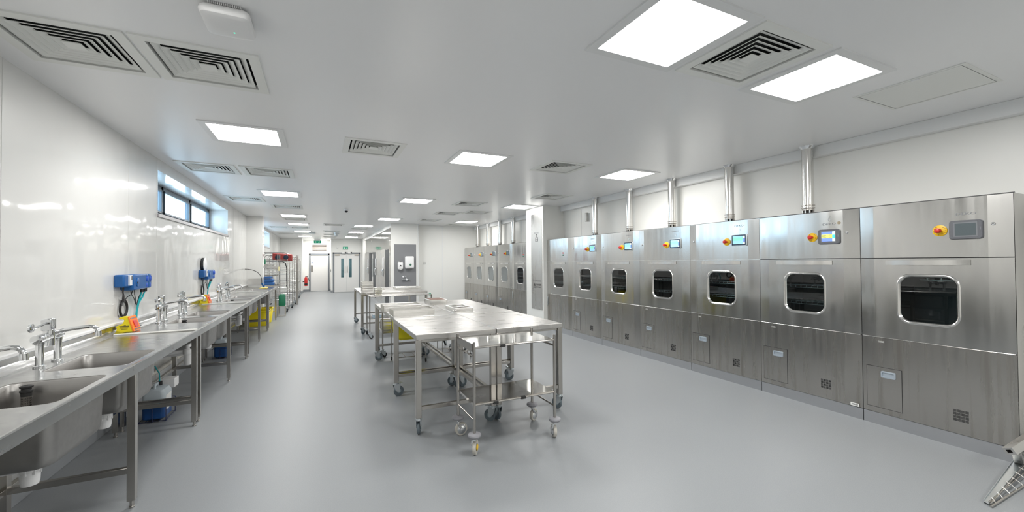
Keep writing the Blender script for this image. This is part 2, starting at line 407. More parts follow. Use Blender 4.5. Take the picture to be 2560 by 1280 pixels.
def window(name, op, mull, label=None):
    y0, y1, z0, z1 = op; xg = -2.28
    mb = MB(); t = 0.06
    mb.box(xg-0.03, y0, z0, xg+0.03, y1, z0+t+0.09); mb.box(xg-0.03, y0, z1-t, xg+0.03, y1, z1)
    for y in (y0+t/2, y1-t/2): mb.box(xg-0.03, y-t/2, z0, xg+0.03, y+t/2, z1)
    for y in mull:
        mb.box(xg-0.03, y-0.05, z0, xg+0.03, y+0.05, z1)
    fr = struct(name, mb, M_alu, bevel=0.004)
    ed = [y0]+list(mull)+[y1]
    for a, b in zip(ed[:-1], ed[1:]):
        g = MB(); g.box(xg-0.004, a+0.04, z0+t, xg+0.004, b-0.04, z1-t)
        g.build('pane', G_win, fr, absolute=False, smooth=0)
        g = MB()   # opening light frame with a lighter line
        ya, yb, za, zb = a+0.055, b-0.055, z0+t+0.09, z1-t
        for q in ((ya, za, yb, za+0.03), (ya, zb-0.03, yb, zb), (ya, za, ya+0.03, zb), (yb-0.03, za, yb, zb)):
            g.box(xg+0.005, q[0], q[1], xg+0.045, q[2], q[3])
        g.build('casement', M_alu, fr, absolute=False, bevel=0.003)
    return fr
window('window_1', WIN1, (8.2, 9.70)); window('window_2', WIN2, (17.0, 18.4))
for i, w in enumerate((WIN1, WIN2)):
    mb = MB(); mb.box(-2.25, w[0], w[2]-0.0, XL+0.02, w[1], w[2]+0.012); mb.box(XL, w[0]-0.02, w[2]-0.03, XL+0.022, w[1]+0.02, w[2]+0.014)
    struct('trim_%d' % (6+i), mb, mat('grey sill', (0.42, 0.40, 0.42), 0.25), bevel=0.003)

# doors ---------------------------------------------------------------
def door_set():
    # single door with louvre above
    mb = MB(); y = 26.72
    for a in ((-0.54, 0, -0.465, 2.23), (0.48, 0, 0.553, 2.23), (-0.54, 2.137, 0.553, 2.23)): mb.box(a[0], y, a[1], a[2], y+0.12, a[3])
    fr = struct('door_1', mb, M_frame, bevel=0.004)
    MB().box(-0.462, 26.77, 0.01, 0.477, 26.81, 2.134).build('leaf', M_door, fr, absolute=False, bevel=0.002)
    p = MB().box(-0.44, 26.758, 1.15, -0.33, 26.77, 1.53).build('push_plate', M_tube, fr, absolute=False, bevel=0.002)
    MB().cyl((-0.385, 26.76, 1.69), (-0.385, 26.77, 1.69), 0.035, 20).build('blue_notice', M_blue, fr, absolute=False)
    b = MB().box(-0.60, 26.83, 0, 0.60, 26.85, 2.3); struct('backing_behind_door', b, M_frame)  # backing sheet added to block the bright sky in the door gaps
    # double doors
    mb = MB(); y = 25.07
    for a in ((0.69, 0, 0.762, 2.255), (2.09, 0, 2.156, 2.255), (0.69, 2.185, 2.156, 2.255)): mb.box(a[0], y, a[1], a[2], y+0.14, a[3])
    fr = struct('door_2', mb, M_frame, bevel=0.004)
    for (x0, x1, v0, v1, hx) in ((0.765, 1.403, 1.123, 1.273, 1.33), (1.408, 2.087, 1.531, 1.69, 1.46)):
        mb = MB(); mb.ring(PXZ, (x0, 0.01, x1, 2.182), (v0, 0.84, v1, 1.91), 0.012, 25.10); mb.ring(PXZ, (x0, 0.01, x1, 2.182), (v0, 0.84, v1, 1.91), 0.012, 25.14)
        H = rr(v0, 0.84, v1, 1.91, 0.012); mb.loft([[PXZ(a, b, 25.10) for a, b in H], [PXZ(a, b, 25.14) for a, b in H]])
        for q in ((x0, 0.01, x1, 0.01), (x1, 0.01, x1, 2.182), (x1, 2.182, x0, 2.182), (x0, 2.182, x0, 0.01)):
            mb.quad(PXZ(q[0], q[1], 25.10), PXZ(q[2], q[3], 25.10), PXZ(q[2], q[3], 25.14), PXZ(q[0], q[1], 25.14))
        leaf = mb.build('leaf', M_door, fr, absolute=False, smooth=0)
        MB().box(v0, 25.115, 0.84, v1, 25.125, 1.91).build('vision_pane', G_mach, leaf, absolute=False, smooth=0)
        MB().tube([(hx, 25.10, 1.10), (hx, 25.05, 1.10), (hx, 25.04, 1.115), (hx, 25.04, 1.475), (hx, 25.05, 1.49), (hx, 25.10, 1.49)], 0.011, 8).build('pull_handle', M_tube, leaf, absolute=False)
        cx = x0+0.02 if hx < 1.4 else x1-0.02-0.26
        MB().box(cx+0.02, 25.05, 2.08, cx+0.27, 25.10, 2.15).build('door_closer', mat('bronze closer', (0.45, 0.40, 0.34), 0.35, 0.4), leaf, absolute=False, bevel=0.004)
        bx = 1.16 if hx < 1.4 else 1.47
        MB().box(bx, 24.96, 2.19, bx+0.20, 25.07, 2.26).box(bx+0.15, 24.93, 2.20, bx+0.22, 24.99, 2.28, 1).build('door_operator', [M_white, M_black], fr, absolute=False, bevel=0.006)
    for z in (0.5, 1.45, 1.85): MB().cyl((2.092, 25.06, z), (2.092, 25.06, z+0.1), 0.012, 8).build('hinge', M_tube, fr, absolute=False)
    # room beyond the vision panels, plus an unseen lamp added to brighten them
    c = dup(proto, (1.45, 25.75, 2.28), 'added unseen light panel brightening the lobby beyond the double doors', scale=(0.7, 0.5, 1))
    mb = MB(); mb.quad((0.7, 26.65, 0), (2.2, 26.65, 0), (2.2, 26.65, 2.3), (0.7, 26.65, 2.3)); mb.quad((0.7, 25.15, 2.29), (2.2, 25.15, 2.29), (2.2, 26.65, 2.29), (0.7, 26.65, 2.29))
    mb.quad((0.7, 25.15, 0), (0.7, 26.65, 0), (0.7, 26.65, 2.3), (0.7, 25.15, 2.3)); mb.quad((2.2, 25.15, 0), (2.2, 26.65, 0), (2.2, 26.65, 2.3), (2.2, 25.15, 2.3))
    struct('wall_lobby', mb, mat('lobby wall', (0.42, 0.50, 0.53), 0.5), smooth=0)
# ------------------------------------------------------------------ ceiling lights and vents
def cap(i, words): return words[i]
def make_light():
    t = thing('ceiling_light', (0, 0, ZC), '', 'ceiling light')
    mb = MB(); P = PXY; o = 0.36; h = 0.30
    mb.ring(P, (-o, -o, o, o), (-h, -h, h, h), 0.004, -0.012)
    for q in ((-o, -o, o, -o), (o, -o, o, o), (o, o, -o, o), (-o, o, -o, -o)): mb.quad((q[0], q[1], -0.012), (q[2], q[3], -0.012), (q[2], q[3], 0), (q[0], q[1], 0))
    for q in ((-h, -h, h, -h), (h, -h, h, h), (h, h, -h, h), (-h, h, -h, -h)): mb.quad((q[0], q[1], -0.012), (q[2], q[3], -0.012), (q[2], q[3], -0.004), (q[0], q[1], -0.004))
    mb.build('frame', M_trim, t, absolute=False, smooth=0)
    mb = MB(); mb.quad((-h, -h, -0.006), (-h, h, -0.006), (h, h, -0.006), (h, -h, -0.006)); mb.build('diffuser', M_lamp, t, absolute=False, smooth=0)
    return t
LL = {(1.92, 1.81): 'large lit ceiling panel at top of view, nearest and left of the first vent',
      (3.42, 1.81): 'lit ceiling panel between the big square vent and the access hatch',
      (-0.70, 5.12): 'lit ceiling panel beyond the two nearest vents above the sink bench',
      (1.92, 5.11): 'lit ceiling panel above the front preparation tables',
      (4.44, 5.08): 'lit ceiling panel closest to the nearest washer exhaust pipes',
      (-0.69, 9.18): 'second lit panel along the row above the sink bench',
      (1.95, 9.10): 'lit ceiling panel second in the row over the preparation tables',
      (4.52, 9.10): 'lit ceiling panel touching the white column with steel plate',
      (-0.67, 13.29): 'third lit panel along the row above the sink bench',
      (2.00, 13.27): 'lit ceiling panel third in the row over the tables, before the grey handwash panel',
      (4.54, 13.2): 'lit ceiling panel near the far machines and their pipes',
      (-0.66, 16.08): 'fourth lit panel of the left ceiling row, just past the pilaster',
      (1.49, 16.03): 'nearest corridor ceiling panel beside the tall steel cabinet wall',
      (-0.65, 19.53): 'fifth lit panel of the left ceiling row, beside the small wall box unit',
      (1.50, 19.47): 'middle corridor ceiling panel beside the steel cabinet wall',
      (-0.65, 23.16): 'last lit panel of the left ceiling row before the exit sign',
      (1.54, 23.15): 'farthest corridor ceiling panel in front of the double doors',
      (0.06, 25.9): 'lit ceiling panel directly above the louvre and single door'}
proto = make_light(); first = True
for (x, y) in LIGHTS:
    lab = LL.get((x, y), 'added fill light panel out of view, ' + ('beside the left wall' if x < 0 else 'behind the viewpoint' if x < 3 else 'behind the viewpoint by the right wall'))
    if first: proto.location = (x, y, ZC); proto['label'] = lab; first = False
    else:
        c = dup(proto, (x, y, ZC), lab)

def make_vent():
    t = thing('ceiling_vent', (0, 0, ZC), '', 'ceiling vent')
    mb = MB(); o = 0.335; h = VH
    mb.ring(PXY, (-o, -o, o, o), (-h, -h, h, h), 0.004, -0.010)
    for q in ((-o, -o, o, -o), (o, -o, o, o), (o, o, -o, o), (-o, o, -o, -o)): mb.quad((q[0], q[1], -0.010), (q[2], q[3], -0.010), (q[2], q[3], 0), (q[0], q[1], 0))
    for q in ((-h, -h, h, -h), (h, -h, h, h), (h, h, -h, h), (-h, h, -h, -h)): mb.quad((q[0], q[1], -0.010), (q[2], q[3], -0.010), (q[2], q[3], 0.03), (q[0], q[1], 0.03))
    mb.build('frame', M_vent, t, absolute=False, smooth=0)
    for k in range(6):
        r0 = h - 0.018 - k*0.041; r1 = r0-0.040
        mb = MB(); th = 0.0035
        L = [[(s*r, q*r, z) for s, q in ((-1, -1), (1, -1), (1, 1), (-1, 1))] for r, z in ((r0, 0.001), (r0, -0.003), (r0-0.003, -0.003), (r0-0.005, 0.001), (max(r0-0.037, 0.004), 0.017), (max(r0-0.035, 0.005), 0.019))]
        mb.loft(L+[L[0]])
        if k == 5: mb.quad((-r0, -r0, -0.004), (r0, -r0, -0.004), (r0, r0, -0.004), (-r0, r0, -0.004))
        mb.build('louvre_ring', M_vent, t, absolute=False, smooth=0)
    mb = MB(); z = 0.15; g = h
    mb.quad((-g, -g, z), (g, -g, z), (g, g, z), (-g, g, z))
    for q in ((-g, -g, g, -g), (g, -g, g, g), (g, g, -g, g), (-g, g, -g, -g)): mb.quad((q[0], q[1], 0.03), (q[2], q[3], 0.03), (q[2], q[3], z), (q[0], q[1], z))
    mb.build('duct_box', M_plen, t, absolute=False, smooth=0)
    return t
VLAB = ['vent in the upper left corner, cut by the image edge, above the wall', 'vent next to the white wireless box, second from the wall', 'large vent between the two big near light panels',
        'vent by itself in the middle, right of the first left row light', 'vent between the two lights over the tables and the near pipes', 'vent in front of the white column, right of its head',
        'vent just left of the white column head', 'middle vent of the cluster left of the column', 'right hand vent of the small cluster behind the column light', 'vent just before the grey handwash panel wall', 'farthest vent by the last washer pipes',
        'vent over the high window, wall side of the nearer pair', 'vent over the high window, room side of the nearer pair', 'vent near the far end of the high window', 'vent between second and third lights of the left row', 'vent right behind the third light of the left row',
        'wall side vent past the pilaster', 'vent behind the fourth left row light', 'wall side vent near the second high window end', 'vent before the fifth left row light beside small ceiling unit', 'first vent along the corridor centre line',
        'second vent along the corridor centre line', 'third vent along the corridor centre line', 'last vent along the corridor centre line, before the louvre', 'vent between the first and second corridor side lights', 'vent between the second and third corridor side lights', 'vent directly before the double doors']
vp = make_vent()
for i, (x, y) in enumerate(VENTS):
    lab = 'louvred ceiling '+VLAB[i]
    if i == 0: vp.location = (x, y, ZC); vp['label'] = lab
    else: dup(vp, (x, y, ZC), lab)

door_set()
# wireless box, hatch, detectors
t = thing('wireless_access_point', (-0.45, 2.70, ZC), 'white rounded wireless box with green light on the ceiling', 'wireless box')
mb = MB(); L = []
for s, z in ((0.108, -0.01), (0.114, -0.018), (0.118, -0.036), (0.112, -0.054), (0.096, -0.062)):
    L.append([(-0.455+a, 2.70+b*1.12, ZC+z-0.006) for a, b in rr(-s, -s, s, s, 0.03)])
mb.loft(L, cap0=True, cap1=True); mb.build('housing', M_white, t)
mb = MB()
mb.box(-0.53, 2.585, ZC-0.016, -0.38, 2.80, ZC)
for k in range(18): mb.box(-0.527+k*0.0083, 2.575, ZC-0.014, -0.522+k*0.0083, 2.59, ZC-0.002)
mb.build('cooling_fins', M_white, t)
mb = MB(); mb.cyl((-0.435, 2.745, ZC-0.0675), (-0.435, 2.745, ZC-0.0695), 0.004, 10); mb.build('status_light', M_led, t)
t = thing('access_hatch', (4.43, 1.53, ZC), 'flush square access hatch in the ceiling right of the near lights', 'ceiling hatch')
mb = MB(); mb.ring(PXY, (4.10, 1.20, 4.78, 1.87), (4.125, 1.225, 4.755, 1.845), 0.004, ZC-0.006)
for q in ((4.10, 1.20, 4.78, 1.20), (4.78, 1.2, 4.78, 1.87), (4.78, 1.87, 4.10, 1.87), (4.10, 1.87, 4.10, 1.2)): mb.quad((q[0], q[1], ZC-0.006), (q[2], q[3], ZC-0.006), (q[2], q[3], ZC), (q[0], q[1], ZC))
mb.build('frame', M_vent, t, smooth=0)
MB().box(4.13, 1.23, ZC-0.006, 4.75, 1.84, ZC-0.002).build('panel', M_vent, t, smooth=0)
MB().box(4.12, 1.46, ZC-0.009, 4.145, 1.50, ZC-0.002).build('latch', M_trim, t)
t = thing('smoke_detector', (0.63, 11.3, ZC), 'small white round smoke detector by itself on the middle ceiling', 'smoke detector')
MB().lathe([(0.055, 0), (0.055, -0.02), (0.05, -0.03), (0.03, -0.035)], (0.63, 11.3, ZC)).build('base', M_white, t)
MB().lathe([(0.035, -0.03), (0.04, -0.055), (0.02, -0.075)], (0.63, 11.3, ZC)).build('sensor_head', M_black, t)
t = thing('ceiling_unit', (-0.29, 20.4, ZC), 'small grey square unit on the ceiling beside the left light row', 'ceiling unit')
MB().box(-0.42, 20.25, ZC-0.07, -0.16, 20.55, ZC).build('housing', M_sock, t, bevel=0.02)
t = thing('dome_camera', (0.70, 20.3, ZC), 'small grey dome camera over the corridor vents', 'camera')
MB().lathe([(0.13, 0), (0.13, -0.03), (0.10, -0.05), (0.085, -0.12), (0.03, -0.16)], (0.70, 20.3, ZC)).build('dome', M_zinc, t)

# ------------------------------------------------------------------ washers along the right wall
XF = 5.044; MD = 0.485; MW = 1.066
def bent(P, v0, v1, z0, z1, t=0.02, lip=0.0035, a=0.12, b=0.147):
    pass
def front_sheet(mb, w, z0, z1, hole=None, r=0.07, m=0):
    """sheet made of a flat centre and two slightly turned side strips, local y=+w/2 is the left edge in view"""
    yl, yr = w/2-0.003, -w/2+0.003
    yb, ya = w/2-0.12, -w/2+0.145
    if hole: mb.ring(PYZ, (ya, z0, yb, z1), hole, r, 0.0, m, n=7)
    else: mb.quad((0, yb, z0), (0, ya, z0), (0, ya, z1), (0, yb, z1), m)
    mb.quad((0.009, yl, z0), (0, yb, z0), (0, yb, z1), (0.009, yl, z1), m)
    mb.quad((0, ya, z0), (0.015, yr, z0), (0.015, yr, z1), (0, ya, z1), m)
    d = 0.022
    mb.quad((0.009, yl, z0), (0.009, yl, z1), (d, yl, z1), (d, yl, z0), m); mb.quad((0.015, yr, z0), (d, yr, z0), (d, yr, z1), (0.015, yr, z1), m)
    for z in (z0, z1):
        mb.add([(0.009, yl, z), (0, yb, z), (0, ya, z), (0.015, yr, z), (d, yr, z), (d, yl, z)], [(0, 1, 2, 3, 4, 5)], m)
def make_machine(kind, w=MW):
    """kind: 'grey' big terminal off, 'lit' big terminal lit, 'small' bezel terminal, 'far' bezel terminal with pale pane, 'blank' buttons only"""
    t = thing('washer', (0, 0, 0), '', 'washer disinfector')
    L = lambda v: w/2-v     # distance from left edge -> local y
    mb = MB()   # carcass without a front
    a, b = w/2-0.001, -w/2+0.001
    mb.quad((0.022, a, 0.0), (MD, a, 0.0), (MD, a, 2.183), (0.022, a, 2.183)); mb.quad((0.022, b, 0.0), (MD, b, 0.0), (MD, b, 2.183), (0.022, b, 2.183))
    mb.quad((0.022, b, 2.183), (MD, b, 2.183), (MD, a, 2.183), (0.022, a, 2.183)); mb.quad((MD, b, 0), (MD, a, 0), (MD, a, 2.183), (MD, b, 2.183))
    mb.quad((0.024, b, 0.0), (0.024, a, 0.0), (0.024, a, 0.9), (0.024, b, 0.9), 1)
    mb.quad((0.024, b, 1.62), (0.024, a, 1.62), (0.024, a, 2.183), (0.024, b, 2.183), 1)
    mb.build('carcass', [M_steel, mat('gap grey', (0.10, 0.10, 0.10), 0.5) if kind in ('grey', 'lit') else M_mesh], t, absolute=False, smooth=0)
    mb = MB(); front_sheet(mb, w, 1.664, 2.178); mb.build('header_panel', M_panel, t, absolute=False, smooth=0)
    wv0, wv1, wz0, wz1 = L(0.724), L(0.320), 1.058, 1.486
    mb = MB(); front_sheet(mb, w, 0.878, 1.656, (wv0-0.004, wz0-0.004, wv1+0.004, wz1+0.004), 0.085); door = mb.build('door', M_panel, t, absolute=False, smooth=0)
    # raised rounded window frame
    mb = MB(); loops = []
    for g, x in ((0.024, 0.0), (0.020, -0.007), (0.012, -0.009), (0.010, -0.004), (0.004, -0.003), (0.0, 0.004), (-0.006, 0.012)):
        loops.append([(x, u, v) for u, v in rr(wv0-g, wz0-g, wv1+g, wz1+g, 0.085+g, 8)])
    mb.loft(loops); mb.build('window_frame', M_bright, door, absolute=False, smooth=60)
    mb = MB(); mb.add([(0.010, u, v) for u, v in rr(wv0-0.003, wz0-0.003, wv1+0.003, wz1+0.003, 0.085, 8)], [tuple(range(32))])
    mb.build('window_pane', M_fridge if kind == 'far' else G_mach, door, absolute=False, smooth=0)
    # bowed handle
    mb = MB(); n = 12; pts = []
    for i in range(n+1):
        s = i/n; y = L(0.215+0.60*s); x = -0.004-0.046*math.sin(PI*s)**0.75
        pts.append((x, y))
    prof = [[(x-0.004, y, 1.594), (x-0.004, y, 1.640), (x+0.004, y, 1.640), (x+0.004, y, 1.594)] for x, y in pts]
    mb.loft(prof, cap0=True, cap1=True)
    mb.build('handle', M_bright, door, absolute=False)
    # chamber behind the pane with wire racks
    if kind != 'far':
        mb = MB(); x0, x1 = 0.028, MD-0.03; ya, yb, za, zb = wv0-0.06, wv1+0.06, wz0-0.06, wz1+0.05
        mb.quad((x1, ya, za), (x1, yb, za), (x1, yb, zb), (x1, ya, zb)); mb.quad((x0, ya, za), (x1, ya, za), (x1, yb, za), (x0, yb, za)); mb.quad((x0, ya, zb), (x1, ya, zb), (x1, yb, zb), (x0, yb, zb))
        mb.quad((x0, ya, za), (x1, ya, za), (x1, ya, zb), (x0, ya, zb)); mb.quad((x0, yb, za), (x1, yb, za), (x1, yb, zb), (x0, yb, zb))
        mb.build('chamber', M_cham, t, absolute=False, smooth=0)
        if kind != 'grey':
            mb = MB()
            for z in (1.17, 1.36):
                for x in (0.06, 0.16, 0.26, 0.36): mb.cyl((x, ya+0.02, z), (x, yb-0.02, z), 0.003, 6)
                for k in range(9):
                    y = ya+0.03+(yb-ya-0.06)*k/8; mb.cyl((0.05, y, z-0.006), (0.38, y, z-0.006), 0.003, 6)
                    mb.cyl((0.05, y, z-0.03), (0.05, y, z), 0.003, 6)
                mb.cyl((0.05, ya+0.02, z-0.03), (0.05, yb-0.02, z-0.03), 0.003, 6)
            mb.build('wire_rack', M_dark, t, absolute=False)
        else:
            mb = MB(); mb.cyl((0.2, L(0.40), 1.455), (0.2, L(0.64), 1.45), 0.012, 10); mb.cyl((0.2, L(0.46), 1.45), (0.2, L(0.46), 1.5), 0.014, 10); mb.cyl((0.2, L(0.56), 1.45), (0.2, L(0.56), 1.5), 0.014, 10)
            mb.build('spray_arm', M_tube, t, absolute=False)
            mb = MB(); mb.box(0.30, L(0.72), 1.12, 0.44, L(0.62), 1.33); mb.build('inner_duct', mat('warm inner duct', (0.30, 0.27, 0.20), 0.4), t, absolute=False, bevel=0.01)
    # lower panel and plinth
    mb = MB(); front_sheet(mb, w, 0.122, 0.870); low = mb.build('lower_panel', M_panels, t, absolute=False, smooth=0)
    mb = MB(); mb.box(0.012, -w/2+0.002, 0.0, 0.024, w/2-0.002, 0.116); mb.build('plinth', mat('plinth stainless', (0.55, 0.56, 0.58), 0.36, 1.0), t, absolute=False, smooth=0)
    MB().cyl((0.006, L(w-0.01), 0.874), (0.006, L(0.01), 0.874), 0.004, 8).build('weld_bead', mat('bead steel', (0.75, 0.74, 0.72), 0.25, 1.0), t, absolute=False)
    if kind != 'blank':
        mb = MB(); y0, y1, z0, z1 = L(0.323), L(0.042), 0.178, 0.578
        mb.box(-0.003, y0, z0, 0.0, y1, z1)
        fl = mb.build('access_flap', M_panels, t, absolute=False, smooth=0)
        mb = MB()
        for q in ((y0-0.004, z0-0.004, y1+0.004, z0), (y0-0.004, z1, y1+0.004, z1+0.003), (y0-0.004, z0, y0, z1), (y1, z0, y1+0.003, z1)): mb.box(-0.0012, q[0], q[1], 0.001, q[2], q[3])
        mb.build('flap_gap', M_black, fl, absolute=False, smooth=0)
        hy0, hy1 = L(0.279), L(0.161)
        mb = MB(); H0 = rr(hy0, 0.480, hy1, 0.545, 0.012, 4); H1 = rr(hy0+0.012, 0.492, hy1-0.012, 0.533, 0.006, 4)
        mb.loft([[(-0.003, u, v) for u, v in H0], [(-0.010, u, v) for u, v in H0], [(-0.012, u, v) for u, v in H1], [(-0.0035, u, v) for u, v in H1]], cap1=True)
        mb.build('recessed_pull', mat('pale blue grey pull', (0.42, 0.48, 0.54), 0.3, 0.3), fl, absolute=False)
        mb = MB(); gy0, gy1, gz0, gz1 = L(0.782), L(0.680), 0.230, 0.334; nn = 4
        for i in range(nn):
            for j in range(nn):
                cy0 = gy0+(gy1-gy0)*i/nn+0.0018; cy1 = gy0+(gy1-gy0)*(i+1)/nn-0.0018; cz0 = gz0+(gz1-gz0)*j/nn+0.0018; cz1 = gz0+(gz1-gz0)*(j+1)/nn-0.0018
                for k in range(5):
                    if (i+j) % 2:
                        a = cy0+(cy1-cy0)*k/5; mb.box(-0.0012, a, cz0, 0.0, a+(cy1-cy0)/5*0.62, cz1)
                    else:
                        a = cz0+(cz1-cz0)*k/5; mb.box(-0.0012, cy0, a, 0.0, cy1, a+(cz1-cz0)/5*0.62)
        mb.build('slotted_vent', M_black, t, absolute=False, smooth=0)
        mb = MB(); mb.box(-0.0012, L(0.19), 0.834, 0, L(0.14), 0.838); mb.box(-0.0012, L(0.19), 0.824, 0, L(0.14), 0.828); mb.build('slot_pair', M_sock, t, absolute=False, smooth=0)
        # emergency stop
        ey, ez = L(0.622), 1.902
        MB().lathe([(0.050, 0), (0.050, -0.006), (0.046, -0.008)], (0, ey, ez), 'x').build('stop_plate', M_yel2, t, absolute=False)
        MB().lathe([(0.014, 0), (0.014, -0.03), (0.021, -0.034), (0.023, -0.056), (0.018, -0.066), (0.006, -0.070)], (0, ey, ez), 'x').build('stop_button', M_red, t, absolute=False)
        mb = MB()
        for k in range(14):
            if k in (3, 4, 10): continue
            an = 2*PI*k/14; c = (-0.0085, ey+0.039*math.cos(an), ez+0.039*math.sin(an)); mb.box(c[0]-0.0005, c[1]-0.0045, c[2]-0.0018, c[0]+0.0005, c[1]+0.0045, c[2]+0.0018)
        mb.build('stop_lettering', M_ink, t, absolute=False, smooth=0)
        P = lambda x, y, z: (-0.001-z, L(0.790)-x, 2.040+y)
        if kind in ('grey', 'lit'):
            y0, y1, z0, z1 = L(0.896), L(0.686), 1.818, 1.982
            mb = MB(); mb.loft([[(x, u, v) for u, v in rr(y0+g, z0+g, y1-g, z1-g, 0.022-g, 5)] for x, g in ((0, 0), (-0.014, 0), (-0.022, 0.006))], cap1=True)
            h = mb.build('terminal', M_hmi, t, absolute=False)
            sy0, sy1, sz0, sz1 = L(0.857), L(0.726), 1.850, 1.955
            mb = MB(); mb.ring(PYZ, (sy0-0.01, sz0-0.01, sy1+0.01, sz1+0.01), (sy0, sz0, sy1, sz1), 0.002, -0.0235); mb.box(-0.024, y0+0.008, 1.895, -0.0215, y0+0.014, 1.92)
            mb.build('screen_bezel', mat('terminal bezel', (0.20, 0.21, 0.225), 0.35), h, absolute=False, smooth=0)
            if kind == 'grey':
                MB().box(-0.0245, sy0, sz0, -0.022, sy1, sz1).build('screen', M_off, h, absolute=False, smooth=0)
            else:
                mb = MB(); x = -0.0245; s1 = sy0+0.026
                mb.box(x, s1, sz0, -0.022, sy1, sz1, 0); mb.box(x-0.0004, s1, sz0+0.034, x, sy1, sz0+0.076, 1)
                mb.box(x, sy0, sz0, -0.022, s1, sz0+0.03, 3); mb.box(x, sy0, sz0+0.03, -0.022, s1, sz0+0.07, 2); mb.box(x, sy0, sz0+0.07, -0.022, s1, sz1, 3)
                for k in range(3): mb.box(x-0.0007, sy1-0.045, sz0+0.043+k*0.011, x-0.0004, sy1-0.006, sz0+0.0455+k*0.011, 4); mb.box(x-0.0007, s1+0.006, sz0+0.043+k*0.011, x-0.0004, s1+0.03, sz0+0.0455+k*0.011, 4)
                mb.build('screen', [M_sb, M_sy, M_sc, M_sw, M_ink], h, absolute=False, smooth=0)
            text_mesh('lettering', 'DEKO', 0.030, lambda x, y, z: (-0.001-z, L(0.790)-x*1.6, 2.038+y), M_letter, t, 0.0008)
            mb = MB(); mb.lathe([(0.013, 0), (0.013, -0.004), (0.009, -0.007)], (0, L(0.953), 1.938), 'x'); mb.box(-0.0085, L(0.953)-0.005, 1.9365, -0.007, L(0.953)+0.005, 1.9395, 1); mb.build('lock', [M_chrome, M_black], t, absolute=False)
            if kind == 'lit':
                text_mesh('unit_number', '6', 0.078, lambda x, y, z: (-0.001-z, L(0.795)-x, 2.092+y), mat('grey number', (0.40, 0.42, 0.43), 0.5), t, 0.0006)
                MB().lathe([(0.017, 0), (0.017, -0.002)], (0, L(0.885), 2.045), 'x').build('round_tag', mat('tan tag', (0.42, 0.36, 0.26), 0.5), t, absolute=False)
                text_mesh('tag_number', '2', 0.026, lambda x, y, z: (-0.0026-z, L(0.885)-x, 2.045+y), M_ink, t, 0.0004)
                mb = MB(); mb.box(-0.0015, L(1.035), 0.126, 0, L(0.960), 0.158, 0)
                for k in range(16): mb.box(-0.002, L(1.025)+k*0.0036, 0.135, -0.0015, L(1.025)+k*0.0036+(0.002 if k % 3 else 0.001), 0.150, 1)
                mb.build('barcode_label', [M_paper, M_ink], t, absolute=False, smooth=0)
        else:
            y0, y1, z0, z1 = L(0.918), L(0.700), 1.842, 1.992
            mb = MB(); mb.loft([[(x, u, v) for u, v in rr(y0+g, z0+g, y1-g, z1-g, 0.014-g, 5)] for x, g in ((0, 0), (-0.012, 0), (-0.016, 0.004))], cap1=True)
            h = mb.build('terminal', M_zinc, t, absolute=False)
            MB().box(-0.0175, y0+0.014, z0+0.008, -0.015, y1-0.006, z1-0.006).build('screen_bezel', mat('dark bezel', (0.01, 0.02, 0.045), 0.15), h, absolute=False, smooth=0)
            mb = MB(); a0, a1, b0, b1 = y0+0.026, y1-0.02, z0+0.024, z1-0.02; x = -0.018; s1 = a0+0.026
            pal = [M_sl, M_sg, M_sb, M_sw, M_ink]
            if kind == 'far': pal = [mat('dim screen', (0.16, 0.22, 0.26), 0.2)]*5
            mb.box(x, s1, b0, -0.0165, a1, b1, 0); mb.box(x-0.0004, s1, b0+0.045, x, a1, b1-0.018, 1); mb.box(x, a0, b0, -0.0165, s1, b0+0.02, 3); mb.box(x, a0, b0+0.02, -0.0165, s1, b1-0.03, 2); mb.box(x, a0, b1-0.03, -0.0165, s1, b1, 3)
            mb.build('screen', pal, h, absolute=False, smooth=0)
            if kind == 'small':
                text_mesh('lettering', 'DEKO', 0.032, lambda x, y, z: (-0.001-z, L(0.80)-x*1.5, 2.108+y), M_letter, t, 0.0008)
                MB().lathe([(0.010, 0), (0.010, -0.004)], (0, L(0.812), 2.05), 'x').build('indicator_stud', M_zinc, t, absolute=False)
            mb = MB(); mb.lathe([(0.013, 0.002), (0.013, -0.004), (0.009, -0.007)], (0, L(0.075), 1.93), 'x'); mb.build('lock', M_chrome, t, absolute=False)
    else:
        MB().lathe([(0.015, 0), (0.015, -0.006), (0.011, -0.010)], (0, L(0.727), 1.845), 'x').build('red_button', M_red, t, absolute=False)
        MB().lathe([(0.015, 0), (0.015, -0.006), (0.011, -0.010)], (0, L(0.727), 1.797), 'x').build('lower_button', M_green, t, absolute=False)
        MB().box(-0.003, L(0.62)-0.002, 0.122, -0.0005, L(0.62)+0.002, 0.87).build('panel_joint', M_steel, t, absolute=False, smooth=0)
        MB().box(-0.012, L(0.045), 0.60, 0.0, L(0.02), 0.80).build('edge_grip', M_zinc, t, absolute=False, bevel=0.004)
    return t
edges = [1.229, 2.264, 3.330, 4.404, 5.474, 6.546, 7.585, 8.655]
protos = {}
def place_machine(kind, y0, y1, label, group):
    w = MW; yc = (y0+y1)/2
    if kind not in protos:
        t = make_machine(kind); protos[kind] = t; t.location = (XF, yc, 0); t['label'] = label
    else: t = dup(protos[kind], (XF, yc, 0), label)
    t.scale = (1, (y1-y0-0.002)/w, 1); t['group'] = group
    return t
NEAR = [('grey', 'nearest stainless washer with dark blank screen and red stop button'), ('lit', 'stainless washer numbered 6 with a blue and yellow lit screen'),
        ('small', 'stainless washer left of number 6, pale blue screen in dark bezel'), ('small', 'fourth stainless washer from the right, pale blue screen'), ('small', 'fifth stainless washer from the right, clean lower panel'),
        ('small', 'sixth stainless washer from the right, beside the screenless unit'), ('blank', 'screenless stainless unit with red and green buttons right of the white column')]
